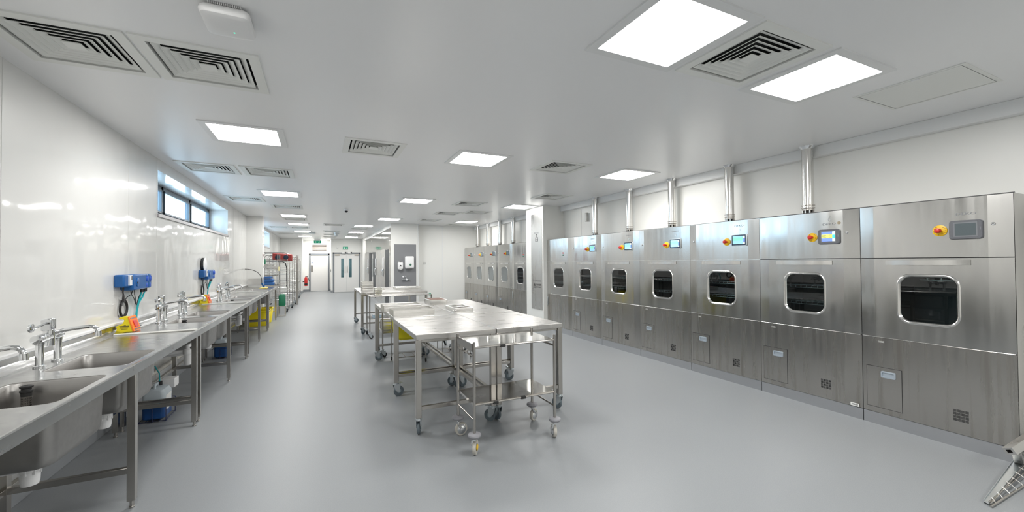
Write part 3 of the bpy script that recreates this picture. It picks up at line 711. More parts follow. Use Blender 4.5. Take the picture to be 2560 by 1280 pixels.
for i, (k, lab) in enumerate(NEAR): place_machine(k, edges[i], edges[i+1], lab, 'washers in the near row along the right wall')
fe = [9.60, 10.66, 11.73, 12.80, 13.86, 14.93]
FAR = [('blank', 'screenless stainless unit with dark window left of the white column'), ('far', 'far row washer with pale grey pane next to the screenless unit'), ('far', 'far row washer with grey pane, middle of its row'),
       ('far', 'far row washer with grey pane, second from the far wall'), ('far', 'far row washer with grey pane against the far white wall')]
for i, (k, lab) in enumerate(FAR): place_machine(k, fe[i], fe[i+1], lab, 'washers in the far row behind the white column')

# dark-coloured strip drawn for the black gap line along the washer tops
for i, (a, b) in enumerate(((1.23, 8.655), (9.6, 14.93))):
    mb = MB(); mb.box(XF+0.03, a, 2.183, XF+0.045, b, 2.190); tag(mb.build('gap_strip', mat('dark gap', (0.10, 0.10, 0.10), 0.6)), ['thin dark gap strip along the top of the near washers', 'thin dark gap strip along the top of the far washers'][i], 'gap strip')

def make_pipe():
    t = thing('exhaust_pipe', (0, 0, 2.183), '', 'exhaust pipe')
    MB().cyl((0, 0, 0.09), (0, 0, ZC-2.183), 0.060, 28).build('pipe', M_flue, t, absolute=False)
    mb = MB(); h = ZC-2.183
    mb.lathe([(0.061, h-0.035), (0.063, h-0.030), (0.088, h-0.006), (0.090, h), (0.06, h)], n=28); mb.build('ceiling_collar', M_chrome, t, absolute=False)
    for z in (0.095, 0.125):
        mb = MB(); mb.lathe([(0.060, z-0.008), (0.069, z-0.006), (0.069, z+0.006), (0.060, z+0.008)], n=28); mb.box(-0.082, -0.012, z-0.006, -0.066, 0.012, z+0.006); mb.build('clamp_ring', M_tube, t, absolute=False)
    mb = MB(); mb.cyl((0, 0, 0.0), (0, 0, 0.09), 0.040, 20, m=1); mb.cyl((0, 0, 0), (0, 0, 0.01), 0.066, 24); mb.cyl((0, 0, 0.066), (0, 0, 0.085), 0.062, 24)
    for k in range(8):
        a = 2*PI*k/8; mb.box(0.055*math.cos(a)-0.006, 0.055*math.sin(a)-0.006, 0, 0.055*math.cos(a)+0.006, 0.055*math.sin(a)+0.006, 0.07)
    mb.build('base_cage', [M_tube, M_rub], t, absolute=False)
    return t
pp = make_pipe()
PY = [(2.93, 'on the washer numbered 6'), (3.98, 'second from the right'), (5.05, 'third from the right'), (6.09, 'fourth from the right'), (7.17, 'fifth from the right, beside the small wall sensor'),
      (11.30, 'in the far row next to the white column'), (12.33, 'second in the far row from the white column'), (13.40, 'third in the far row from the white column'), (14.42, 'farthest of all, near the far wall')]
for i, (y, s) in enumerate(PY):
    lab = 'shiny steel exhaust pipe to the ceiling, '+s
    if i == 0: pp.location = (5.38, y, 2.183); pp['label'] = lab
    else: dup(pp, (5.38 if i < 5 else 5.40, y, 2.183), lab)
for o in [o for o in COL.objects if o.name.startswith('exhaust_pipe')]: o['group'] = 'exhaust pipes above the washers'
t = thing('wall_sensor', (XR, 7.95, 2.62), 'small pale wall sensor above the screenless unit', 'sensor')
MB().box(XR-0.05, 7.62, 2.56, XR, 7.70, 2.76).build('housing', M_sock, t, bevel=0.012)

# steel plate and notices on the white column
t = thing('column_plate', (4.94, 8.98, 0.45), 'tall narrow stainless plate with notices on the white column', 'steel plate')
MB().box(4.937, 8.715, 0.46, 4.945, 9.28, 2.86).build('plate', M_steel, t, bevel=0.001)
text_mesh('upper_text', 'PRESS OUT', 0.055, lambda x, y, z: (-0.0045-z, -x, 1.92+y), M_letter, t, 0.0004)
mb = MB()
for (a, b, c, d) in ((-0.03, 1.83, 0.03, 1.86), (-0.02, 1.87, 0.02, 1.89), (-0.065, 1.795, 0.065, 1.81), (-0.065, 1.71, -0.01, 1.725), (0.01, 1.71, 0.065, 1.725), (-0.065, 1.75, -0.01, 1.765), (0.01, 1.75, 0.065, 1.765), (-0.065, 1.71, -0.052, 1.795), (0.052, 1.71, 0.065, 1.795)):
    mb.box(-0.0045, a, b, -0.003, c, d)
mb.build('call_symbol', M_ink, t, absolute=False, smooth=0)
text_mesh('notice_line', 'NO THOROUGHFARE', 0.044, lambda x, y, z: (-0.0045-z, -x, 0.72+y), M_letter, t, 0.0004)
text_mesh('danger_text', 'DANGER', 0.066, lambda x, y, z: (-0.0045-z, -0.075-x, 0.625+y), M_ink, t, 0.0004)
text_mesh('hot_text', 'HOT PARTS', 0.045, lambda x, y, z: (-0.0045-z, -0.075-x, 0.565+y), M_ink, t, 0.0004)
mb = MB()
for a, b in (((0.065, 0.545), (0.175, 0.545)), ((0.175, 0.545), (0.12, 0.665)), ((0.12, 0.665), (0.065, 0.545)), ((0.12, 0.575), (0.12, 0.63))):
    mb.beam((-0.004, a[0], a[1]), (-0.004, b[0], b[1]), 0.002, 0.010)
mb.build('warning_triangle', M_ink, t, absolute=False, smooth=0)

# ------------------------------------------------------------------ sink benches on the left wall
def foot_leg(mb, x, y, top):
    mb.box(x-0.022, y-0.022, 0.05, x+0.022, y+0.022, top)
    mb.cyl((x, y, 0.0), (x, y, 0.05), 0.013, 12); mb.cyl((x, y, 0.0), (x, y, 0.012), 0.017, 12)
def bench(y0, y1, bowls, legs, label, end=False):
    yc = (y0+y1)/2; zt = 0.963
    t = thing('sink_bench', (-1.5, yc, 0), label, 'sink bench', 'steel sink benches along the left wall')
    mb = MB(); xf, xb = -1.155, -1.775
    cells = []; y = y0+0.002
    for (a, b) in bowls:
        mb.quad((xf, y, zt), (xf, a-0.03, zt), (xb, a-0.03, zt), (xb, y, zt))
        mb.ring(PXY, (xb, a-0.03, xf, b+0.03), (-1.63, a, -1.19, b), 0.055, zt, n=7); y = b+0.03
    mb.quad((xf, y, zt), (xf, y1-0.002, zt), (xb, y1-0.002, zt), (xb, y, zt))
    # raised front rim, drop front and return, rear slope and upstand as one folded section
    prof = [(xf, zt), (xf+0.006, zt+0.008), (xf+0.020, zt+0.010), (-1.130, zt+0.004), (-1.130, 0.905), (-1.145, 0.903), (-1.145, 0.93)]
    mb.loft([[(x, y0+0.002, z) for x, z in prof], [(x, y1-0.002, z) for x, z in prof]][::-1]) if False else None
    for (a, b) in zip(prof[:-1], prof[1:]): mb.quad((a[0], y0+0.002, a[1]), (a[0], y1-0.002, a[1]), (b[0], y1-0.002, b[1]), (b[0], y0+0.002, b[1]))
    prof = [(xb, zt), (-1.79, zt+0.003), (-1.855, zt+0.022), (-1.862, zt+0.03), (-1.862, 1.030), (-1.868, 1.034), (-1.899, 1.034)]
    for (a, b) in zip(prof[:-1], prof[1:]): mb.quad((a[0], y0+0.002, a[1]), (a[0], y1-0.002, a[1]), (b[0], y1-0.002, b[1]), (b[0], y0+0.002, b[1]))
    mb.build('worktop', M_bench, t, smooth=50)
    # raised seam at the start of the unit
    MB().cyl((-1.145, y0+0.0, zt+0.010), (-1.80, y0+0.0, zt+0.006), 0.010, 8).build('joint_strip', mat('bright joint', (0.85, 0.84, 0.80), 0.3, 0.4), t)
    for (a, b) in bowls:
        mb = MB(); lo = []
        for g, z in ((0.0, zt), (0.006, zt-0.008), (0.012, zt-0.10), (0.018, 0.68), (0.030, 0.642), (0.055, 0.628), (0.12, 0.622)):
            lo.append([(u, v, z) for u, v in rr(-1.63+g, a+g, -1.19-g, b-g, 0.055, 7)])
        mb.loft(lo, cap1=True); bw = mb.build('bowl', M_bowl, t, smooth=50, solid=0.002)
        cy = (a+b)/2
        MB().lathe([(0.045, 0.0), (0.045, 0.004), (0.03, 0.005), (0.028, 0.001)], (-1.41, cy, 0.623)).build('drain', M_chrome, bw, absolute=False).location = -world_loc(t)+Vector((0, 0, 0))
        # white trap
        mb = MB(); mb.cyl((-1.41, cy, 0.575), (-1.41, cy, 0.618), 0.030, 16); mb.lathe([(0.042, 0.575), (0.044, 0.56), (0.044, 0.545), (0.040, 0.54), (0.038, 0.49), (0.034, 0.47), (0.012, 0.462)], (-1.41, cy, 0))
        for k in range(8): an = 2*PI*k/8; mb.box(-1.41+0.042*math.cos(an)-0.004, cy+0.042*math.sin(an)-0.004, 0.53, -1.41+0.042*math.cos(an)+0.004, cy+0.042*math.sin(an)+0.004, 0.56)
        mb.tube([(-1.41, cy, 0.56), (-1.48, cy, 0.558), (-1.70, cy, 0.55), (-1.78, cy, 0.545), (-1.80, cy, 0.50), (-1.80, cy, 0.35)], 0.020, 10)
        mb.build('waste_trap', M_white, t)
    for y in legs:
        for x in (-1.153, -1.76):
            mb = MB(); foot_leg(mb, x, y, 0.93 if x > -1.5 else 0.95); mb.build('leg', M_tube, t, bevel=0.002)
        mb = MB(); mb.box(-1.74, y-0.018, 0.235, -1.175, y+0.018, 0.275); mb.build('cross_rail', M_tube, t, bevel=0.002)
    mb = MB(); mb.box(-1.78, legs[0], 0.235, -1.745, legs[-1], 0.27); mb.build('rear_rail', M_tube, t, bevel=0.002)
    mb = MB(); mb.box(-1.74, y0+0.03, 0.885, -1.72, y1-0.03, 0.93); mb.box(-1.172, y0+0.03, 0.91, -1.150, y1-0.03, 0.945); mb.build('support_channel', M_steel, t)
    return t
bench(0.95, 2.10, [(1.2, 1.7)], [1.02, 2.05], 'steel sink bench beside the viewpoint, out at the left edge')
bench(2.10, 5.23, [(2.82, 3.41), (3.67, 4.24)], [2.16, 3.64, 5.17], 'nearest steel sink bench with two deep bowls and a strainer')
bench(5.23, 8.50, [(5.96, 6.50), (6.72, 7.30)], [5.31, 6.92, 8.43], 'second sink bench with a yellow socket stand on its drainer')
bench(8.50, 11.72, [(9.04, 9.58), (9.78, 10.34)], [8.58, 10.15, 11.65], 'third sink bench, below the second blue dosing pump')
bench(11.72, 13.84, [(12.1, 12.85)], [11.79, 13.78], 'last sink bench against the pilaster with a black spray hose')

def make_tap():
    t = thing('lever_tap', (0, 0, 0.963), '', 'tap')
    for y in (-0.105, 0.105):
        mb = MB(); mb.lathe([(0.032, 0.0), (0.032, 0.010), (0.023, 0.013), (0.021, 0.02), (0.021, 0.15), (0.024, 0.152), (0.024, 0.175)], (0, y, 0), n=20)
        mb.build('pillar', M_chrome, t, absolute=False)
    mb = MB(); mb.lathe([(0.022, -0.150), (0.031, -0.146), (0.031, -0.05), (0.028, -0.04), (0.028, 0.04), (0.030, 0.05), (0.030, 0.125), (0.022, 0.13)], (0, 0, 0.19), 'y', n=20)
    mb.cyl((0, 0, 0.13), (0, 0, 0.235), 0.030, 20); mb.build('body', M_chrome, t, absolute=False)
    mb = MB(); mb.box(-0.030, -0.035, 0.235, 0.022, 0.035, 0.315); mb.cyl((0.0, 0.0, 0.235), (0, 0, 0.318), 0.026, 18); mb.build('cartridge_housing', M_chrome, t, absolute=False, bevel=0.005)
    mb = MB(); mb.tube([(0, -0.02, 0.29), (0, -0.08, 0.282), (0, -0.15, 0.272), (0, -0.175, 0.272)], 0.008, 8)
    mb.lathe([(0.004, -0.010), (0.029, -0.006), (0.029, 0.004), (0.012, 0.008)], (0.0, -0.195, 0.276), 'x', n=16); mb.build('lever', M_chrome, t, absolute=False)
    mb = MB(); pts = [(0.0, 0.02, 0.205), (0.05, 0.03, 0.225), (0.12, 0.035, 0.235), (0.19, 0.04, 0.243), (0.215, 0.042, 0.238), (0.232, 0.044, 0.222), (0.238, 0.045, 0.200)]
    mb.tube(pts, 0.014, 12); mb.cyl((0.238, 0.045, 0.205), (0.240, 0.045, 0.168), 0.018, 16); mb.build('spout', M_chrome, t, absolute=False)
    return t
tp = make_tap()
TAPS = [(3.12, 'left edge, only its curved spout in view'), (3.95, 'over the nearest bench, complete with lever'), (6.20, 'first of the pair behind the yellow socket stand'), (7.02, 'second of the pair behind the yellow socket stand'),
        (9.32, 'first of the far pair past the second dosing pump'), (10.08, 'second of the far pair past the second dosing pump')]
for i, (y, s) in enumerate(TAPS):
    lab = 'chrome lever tap, '+s
    if i == 0: tp.location = (-1.70, y, 0.963); tp['label'] = lab; tp['group'] = 'chrome lever taps'
    else: dup(tp, (-1.70, y, 0.963), lab)

# black spray hose at the last sink
t = thing('spray_hose', (-1.75, 13.5, 1.03), 'thin black spray hose arching over the last sink', 'hose')
pts = []
for i in range(22):
    s = i/21; pts.append((-1.895+0.43*math.sin(PI/2*s), 13.6-0.2*s, 1.10+0.40*math.cos(PI/2*s)**0.7 if s < 1 else 1.10))
MB().tube(pts, 0.008, 8).build('hose', M_rub, t)
MB().cyl(pts[-1], Vector(pts[-1])+Vector((0.05, 0.05, -0.12)), 0.018, 10, r2=0.028).build('spray_head', M_blue, t)
t = thing('scrub_pad', (-1.4, 13.1, 0.97), 'folded yellow cloth on the last sink bench', 'cloth')
MB().box(-1.48, 13.0, 0.97, -1.30, 13.35, 0.985).build('cloth', mat('yellow cloth', (0.75, 0.60, 0.18), 0.8), t, bevel=0.006)

# strainer columns in the bowls
def make_strainer():
    t = thing('strainer_column', (0, 0, 0.628), '', 'strainer')
    mb = MB(); mb.cyl((0, 0, 0.0), (0, 0, 0.26), 0.034, 24)
    mb.build('perforated_tube', M_tube, t, absolute=False)
    mb = MB()
    for k in range(20):
        a = 2*PI*k/20
        for j in range(18):
            c = Vector((0.0345*math.cos(a), 0.0345*math.sin(a), 0.03+0.012*j)); u = Vector((-math.sin(a), math.cos(a), 0))
            mb.add([c-u*0.0017-Vector((0, 0, 0.0032)), c+u*0.0017-Vector((0, 0, 0.0032)), c+u*0.0017+Vector((0, 0, 0.0032)), c-u*0.0017+Vector((0, 0, 0.0032))], [(0, 1, 2, 3)])
    mb.build('slots', M_black, t, absolute=False, smooth=0)
    mb = MB(); mb.lathe([(0.036, 0.245), (0.038, 0.262), (0.044, 0.268), (0.044, 0.276), (0.036, 0.278), (0.034, 0.286), (0.044, 0.290), (0.046, 0.298), (0.030, 0.302), (0.016, 0.302), (0.014, 0.295)], n=24); mb.build('stopper', M_rub, t, absolute=False)
    return t
st = make_strainer(); st.location = (-1.53, 3.34, 0.628); st.scale = (0.62, 0.62, 1.09); st['label'] = 'slotted steel strainer column with black rubber top in the nearest bowl'
dup(st, (-1.52, 6.34, 0.628), 'strainer column with black top showing in the second bench bowl'); dup(st, (-1.52, 9.45, 0.628), 'strainer column with black top showing in the third bench bowl')

# blue dosing pumps with hoses
def make_pump():
    t = thing('dosing_pump', (0, 0, 0), '', 'dosing pump')
    mb = MB(); mb.box(0, 0.0, 1.415, 0.085, 0.21, 1.545); mb.build('control_box', M_blue, t, absolute=False, bevel=0.015)
    mb = MB(); mb.box(0.078, 0.12, 1.43, 0.10, 0.235, 1.54, 0); mb.box(0.10, 0.16, 1.49, 0.102, 0.22, 1.53, 1); mb.build('control_face', [M_white, M_hmi], t, absolute=False, bevel=0.004)
    mb = MB(); mb.box(0, 0.19, 1.375, 0.11, 0.62, 1.545); mb.build('pump_body', M_blue, t, absolute=False, bevel=0.014)
    mb = MB(); mb.lathe([(0.05, 0.10), (0.05, 0.114), (0.045, 0.117)], (0, 0.32, 1.46), 'x', n=24); mb.lathe([(0.01, 0.11), (0.01, 0.120)], (0, 0.29, 1.455), 'x', n=10, m=1); mb.build('round_boss', [M_blue, M_black], t, absolute=False)
    for y in (0.675, 0.79):
        mb = MB(); mb.box(0, y-0.054, 1.378, 0.104, y+0.054, 1.544); b = mb.build('pump_head', M_blue, t, absolute=False, bevel=0.014)
        mb = MB(); mb.lathe([(0.036, 0.095), (0.036, 0.106), (0.028, 0.114), (0.01, 0.115)], (0, y, 1.49), 'x', n=18); mb.lathe([(0.028, 0.095), (0.028, 0.104), (0.015, 0.108)], (0, y, 1.415), 'x', n=16); mb.build('rotor_cap', M_blue2, b, absolute=False)
        mb = MB(); mb.cyl((0.06, y-0.02, 1.335), (0.06, y-0.02, 1.385), 0.012, 10); mb.cyl((0.06, y+0.02, 1.335), (0.06, y+0.02, 1.385), 0.012, 10); mb.build('hose_union', M_black, b, absolute=False)
    # loose cables
    mb = MB()
    for (y0, y1, z1) in ((0.08, 0.22, 1.25), (0.10, 0.24, 1.24), (0.12, 0.16, 1.22), (0.40, 0.20, 1.25), (0.33, 0.60, 1.20), (0.45, 0.60, 1.20), (0.70, 0.62, 1.19)):
        za = 1.415 if y0 < 0.18 else 1.375
        mb.tube([(0.05, y0, za), (0.045, y0+(y1-y0)*0.15, za-0.05), (0.035, y0+(y1-y0)*0.6, (za+z1)/2-0.01), (0.025, y1, z1)], 0.004, 6)
    MB().tube([(0.03, 0.22, 1.06), (0.03, 0.24, 1.03), (0.05, 0.24, 1.00)], 0.004, 6).build('tail_cable', M_black, t, absolute=False)
    mb.build('cables', M_black, t, absolute=False)
    mb = MB()
    for k in range(7):
        r = 0.062+0.003*k; c = 0.018+0.005*(k % 3)
        mb.tube([(c, 0.22+1.45*r*math.cos(a), 1.185+1.15*r*math.sin(a)) for a in [2*PI*i/24 for i in range(24)]], 0.004, 6, closed=True)
    mb.build('cable_coil', M_rub, t, absolute=False)
    mb = MB(); mb.tube([(0.06, 0.655, 1.34), (0.05, 0.645, 1.28), (0.035, 0.63, 1.20), (0.03, 0.60, 1.12), (0.03, 0.585, 1.035)], 0.008, 8); mb.tube([(0.06, 0.77, 1.34), (0.05, 0.74, 1.28), (0.035, 0.655, 1.21), (0.03, 0.62, 1.12), (0.03, 0.60, 1.035)], 0.008, 8)
    mb.build('teal_hoses', M_teal, t, absolute=False)
    return t
pu = make_pump(); pu.location = (XL, 5.50, 0); pu.scale = (1.0, 0.82, 1.0); pu['label'] = 'nearer blue dosing pump with coiled black cable and teal hoses'; pu['group'] = 'blue dosing pumps on the left wall'
dup(pu, (XL, 8.74, 0), 'farther blue dosing pump below the round wall disc')
t = thing('hose_reel', (XL, 8.75, 1.64), 'round white faced disc on the wall over the farther dosing pump', 'hose reel')
MB().lathe([(0.10, 0.0), (0.12, 0.01), (0.12, 0.038), (0.10, 0.042)], (XL, 8.97, 1.645), 'x', n=32).build('rim', M_black, t)
MB().lathe([(0.115, 0.042), (0.118, 0.050), (0.10, 0.056)], (XL, 8.97, 1.645), 'x', n=32).build('disc', M_white, t)

# yellow socket stands on the drainers
def make_socket():
    t = thing('socket_stand', (0, 0, 0.968), '', 'socket stand')
    prof = [(0, 0), (0.155, 0), (0.150, 0.03), (0.105, 0.175), (0.055, 0.180), (0.025, 0.168), (0.028, 0.150), (0.06, 0.148), (0.075, 0.140), (0.06, 0.10), (0.005, 0.072), (-0.006, 0.06), (0.006, 0.05)]
    P = lambda u, v, w: (u, w, v)
    MB().prism(prof, P, 0, 0.085).build('body', M_yel, t, absolute=False, bevel=0.004)
    MB().prism([(0.150, 0.0), (0.165, 0.0), (0.164, 0.025), (0.118, 0.178), (0.103, 0.178)], P, -0.004, 0.19).build('orange_face', M_org, t, absolute=False, bevel=0.003)
    MB().prism([(0.158, 0.045), (0.168, 0.048), (0.142, 0.13), (0.132, 0.127)], P, 0.045, 0.135).build('red_socket', M_red, t, absolute=False, bevel=0.006)
    mb = MB(); mb.prism([(0.169, 0.020), (0.1705, 0.020), (0.1675, 0.030), (0.166, 0.030)], P, 0.01, 0.17); mb.prism([(0.130, 0.150), (0.132, 0.150), (0.127, 0.160), (0.126, 0.160)], P, 0.01, 0.17); mb.build('face_bands', M_hmi, t, absolute=False)
    mb = MB()
    for i, (a, b) in enumerate(((0.07, 0.09), (0.03, 0.12), (0.035, 0.115), (0.04, 0.11), (0.045, 0.105))):
        z = 0.075-0.011*i; mb.box(a, -0.001, z, b, 0.0, z+(0.008 if i == 1 else 0.004))
    mb.build('printing', M_ink, t, absolute=False, smooth=0)
    mb = MB(); mb.tube([(0.10, 0.19, 0.06), (0.09, 0.26, 0.03), (0.04, 0.34, 0.012), (0.0, 0.44, 0.012), (0.05, 0.50, 0.012), (0.09, 0.44, 0.012), (0.03, 0.42, 0.014)], 0.004, 6); mb.cyl((-0.01, 0.40, 0.03), (0.02, 0.44, 0.03), 0.016, 12); mb.build('flex', M_hmi, t, absolute=False)
    return t
so = make_socket(); so.location = (-1.85, 5.42, 0.968); so.scale = (0.86, 0.9, 0.86); so['label'] = 'yellow and orange socket stand with red socket on the second bench'; so['group'] = 'yellow socket stands on the drainers'
dup(so, (-1.86, 8.62, 0.968), 'yellow socket stand farther along, behind the long chrome spout')

# jerrycans in wire cradles under the benches
def make_jug():
    t = thing('jerrycan', (0, 0, 0), '', 'jerrycan')
    def sec(z, g=0.0): return [(u, v, z) for u, v in rr(-0.10+g, -0.14+g, 0.10-g, 0.14-g, 0.035, 5)]
    MB().loft([sec(0.02, 0.012), sec(0.03), sec(0.20)], cap0=True).build('filled_body', M_liq, t, absolute=False)
    MB().loft([sec(0.20), sec(0.25), sec(0.29, 0.02), sec(0.305, 0.05)], cap1=True).build('upper_body', M_jug, t, absolute=False)
    mb = MB(); mb.tube([(0, -0.09, 0.29), (0, -0.085, 0.335), (0, 0.0, 0.34), (0, 0.01, 0.30)], 0.013, 8); mb.build('grip', M_jug, t, absolute=False)
    MB().cyl((0, 0.07, 0.30), (0, 0.07, 0.34), 0.026, 16).build('cap', M_black, t, absolute=False)
    MB().tube([(0, 0.07, 0.34), (0.0, 0.06, 0.42), (-0.04, 0.05, 0.50)], 0.006, 6).build('suction_hose', M_teal, t, absolute=False)
    MB().box(0.1005, -0.09, 0.09, 0.102, 0.09, 0.23).build('label_sheet', M_paper, t, absolute=False)
    mb = MB()
    for z in (0.01, 0.16): mb.tube([(-0.12, -0.16, z), (0.12, -0.16, z), (0.12, 0.16, z), (-0.12, 0.16, z)], 0.004, 6, closed=True)
    for x in (-0.12, 0, 0.12):
        for y in (-0.16, 0.16): mb.cyl((x, y, 0.0), (x, y, 0.16), 0.004, 6)
    for x in (-0.06, 0.0, 0.06): mb.cyl((x, -0.16, 0.01), (x, 0.16, 0.01), 0.004, 6)
    mb.build('wire_cradle', mat('dark blue wire', (0.02, 0.03, 0.10), 0.4), t, absolute=False)
    return t
jg = make_jug(); jg.location = (-1.575, 5.62, 0); jg.scale = (0.95, 0.95, 1.1); jg['label'] = 'blue liquid jerrycan in a wire cradle under the nearest bench end'; jg['group'] = 'jerrycans of blue liquid under the benches'
c = dup(jg, (-1.56, 8.75, 0), 'blue liquid jerrycan in a wire cradle farther under the third bench'); 
t = thing('junction_box', (-1.5, 5.9, 0.4), 'white junction box hanging under the second bench', 'junction box')
MB().box(-1.62, 5.86, 0.25, -1.49, 6.02, 0.35).build('box', M_white, t, bevel=0.006); MB().tube([(-1.62, 5.95, 0.30), (-1.72, 5.95, 0.30), (-1.84, 5.95, 0.30)], 0.01, 8).build('conduit', M_white, t)
t = thing('waste_pipes', (-1.84, 5.9, 0), 'cream waste pipes on the wall behind the second bench', 'pipes')
mb = MB()
for (y, a, b) in ((5.55, 0.32, 0.8), (5.75, 0.30, 0.75), (6.0, 0.30, 0.62)): mb.cyl((-1.85, y, a), (-1.85, y, b), 0.028, 12)
mb.tube([(-1.85, 2.2, 0.33), (-1.85, 5.4, 0.31), (-1.85, 8.0, 0.30), (-1.85, 13.8, 0.28)], 0.028, 12)
for y in (5.55, 5.75, 6.0): mb.cyl((-1.85, y, 0.48), (-1.85, y, 0.54), 0.036, 12)
mb.build('pipe_run', mat('cream pipe', (0.66, 0.64, 0.58), 0.4), t)
for (y, lab) in ((5.60, 'white bottle trap with side pipe hanging before the first bowl of the second bench'), (8.80, 'white bottle trap with side pipe hanging before the third bench bowls')):
    t = thing('bottle_trap', (-1.31, y, 0.56), lab, 'trap')
    mb = MB(); mb.lathe([(0.020, 0.54), (0.034, 0.55), (0.036, 0.66), (0.042, 0.665), (0.042, 0.70), (0.038, 0.71), (0.020, 0.72)], (-1.31, y, 0), n=20); mb.build('cup', M_white, t)
    mb = MB(); mb.tube([(-1.31, y+0.3, 0.74), (-1.31, y, 0.745), (-1.31, y, 0.715)], 0.018, 10); mb.tube([(-1.31, y, 0.69), (-1.40, y, 0.69), (-1.60, y, 0.68), (-1.80, y, 0.67), (-1.82, y, 0.6), (-1.82, y, 0.33)], 0.018, 10); mb.build('pipework', M_white, t)
def bin_(x, y, lab):
    t = thing('waste_bin', (x, y, 0), lab, 'waste bin', 'yellow bins under the last bench')
    def s(z, g): return [(x+u, y+v, z) for u, v in rr(-0.26+g, -0.19+g, 0.26-g, 0.19-g, 0.04, 5)]
    MB().loft([s(0.0, 0.035), s(0.38, 0.0)], cap0=True).build('body', M_yel, t, solid=0.004)
    MB().loft([s(0.37, -0.006), s(0.40, -0.012), s(0.41, 0.01), s(0.385, 0.012)]).build('rim', M_yel, t)
    return t
bin_(-1.46, 13.45, 'open yellow waste bin under the last bench, end nearest the pilaster'); bin_(-1.46, 12.78, 'open yellow waste bin under the last bench, nearer the viewer')

# ------------------------------------------------------------------ castors
def castor(parent, x, y, rot, R=0.0625, mw=M_wheel, brake=True, hub=M_hub):
    ox = 0.034; H = 2*R+0.045
    Mt = Matrix.Translation((x, y, 0)) @ Matrix.Rotation(rot, 4, 'Z')
    def T(mb):
        mb.v = [tuple(Mt @ Vector(p)) for p in mb.v]; return mb
    mb = MB()
    mb.cyl((0, 0, H-0.012), (0, 0, H+0.006), 0.026, 16); mb.cyl((0, 0, H-0.03), (0, 0, H-0.012), 0.030, 16)
    for s in (-1, 1):
        P = lambda u, v, w: (u, w, v)
        mb.prism([(-0.032, H-0.02), (-0.030, H-0.050), (-0.012, R+0.012), (ox-0.013, R-0.014), (ox+0.010, R-0.014), (0.048, H-0.055), (0.052, H-0.02)], P, s*0.0175, s*0.0205)
    mb.box(-0.032, -0.0205, H-0.026, 0.052, 0.0205, H-0.019)
    f = T(mb).build('castor', M_zinc, parent, absolute=False, bevel=0.001)
    mb = MB(); mb.lathe([(R-0.018, -0.0125), (R-0.004, -0.0135), (R, -0.008), (R, 0.008), (R-0.004, 0.0135), (R-0.018, 0.0125)], (ox, 0, R), 'y', n=26)
    mb.lathe([(0.012, -0.0145), (R-0.017, -0.010), (R-0.017, 0.010), (0.012, 0.0145)], (ox, 0, R), 'y', n=26, m=1); mb.cyl((ox, -0.024, R), (ox, 0.024, R), 0.006, 10, m=2)
    T(mb).build('wheel', [mw, hub, M_zinc], f, absolute=False)
    if brake:
        mb = MB(); mb.prism([(0.028, H-0.026), (0.055, H-0.014), (0.080, H-0.018), (0.082, H-0.010), (0.055, H-0.004), (0.026, H-0.014)], lambda u, v, w: (u, w, v), -0.016, 0.016)
        T(mb).build('brake_pedal', M_zinc, f, absolute=False)
    return f

# ------------------------------------------------------------------ mobile steel tables
def table(x0, x1, y0, y1, label, inner, rots, z=0.96):
    xc, yc = (x0+x1)/2, (y0+y1)/2; hx, hy = (x1-x0)/2, (y1-y0)/2
    t = thing('steel_table', (xc, yc, 0), label, 'table', 'mobile stainless steel tables')
    mb = MB(); mb.box(-hx, -hy, z-0.05, hx, hy, z); mb.build('tabletop', M_top, t, absolute=False, bevel=0.004)
    lx, ly = hx-0.028, hy-0.03; k = 0
    for sx in (-1, 1):
        for sy in (-1, 1):
            x, y = sx*lx, sy*ly
            mb = MB(); mb.box(x-0.0265, y-0.0265, 0.165, x+0.0265, y+0.0265, z-0.05); mb.build('leg', M_tube, t, absolute=False, bevel=0.003)
            castor(t, x, y, rots[k]); k += 1
    for sy in (-1, 1):
        mb = MB(); mb.box(-lx+0.0265, sy*ly-0.018, 0.235, lx-0.0265, sy*ly+0.018, 0.272); mb.build('end_rail', M_tube, t, absolute=False, bevel=0.002)
    mb = MB(); mb.box(inner*lx-0.018, -ly+0.0265, 0.235, inner*lx+0.018, ly-0.0265, 0.272); mb.build('side_rail', M_tube, t, absolute=False, bevel=0.002)
    for ya in (-hy+0.02, hy-0.04): MB().box(-hx+0.02, ya, z-0.075, hx-0.02, ya+0.02, z-0.05).build('under_frame', M_tube, t, absolute=False)
    return t
table(0.83, 1.655, 3.90, 5.22, 'front left steel table of the block, rounded castors, bare top', 1, (1.2, 0.2, 2.3, 0.3))
table(1.665, 2.465, 3.90, 5.22, 'front right steel table of the block, behind the small trolley', -1, (1.9, 0.4, 2.0, 2.7))
table(0.85, 1.655, 5.25, 7.25, 'rear left steel table of the block carrying two long mesh trays', 1, (1.2, 0.1, 2.3, 0.5))
table(1.665, 2.48, 5.25, 7.25, 'rear right steel table of the block carrying two small baskets', -1, (0.7, 0.4, 2.0, 1.4))
table(0.87, 2.41, 9.97, 12.1, 'farthest wide steel table with stacked mesh baskets', 1, (0.8, 0.4, 2.0, 1.0))

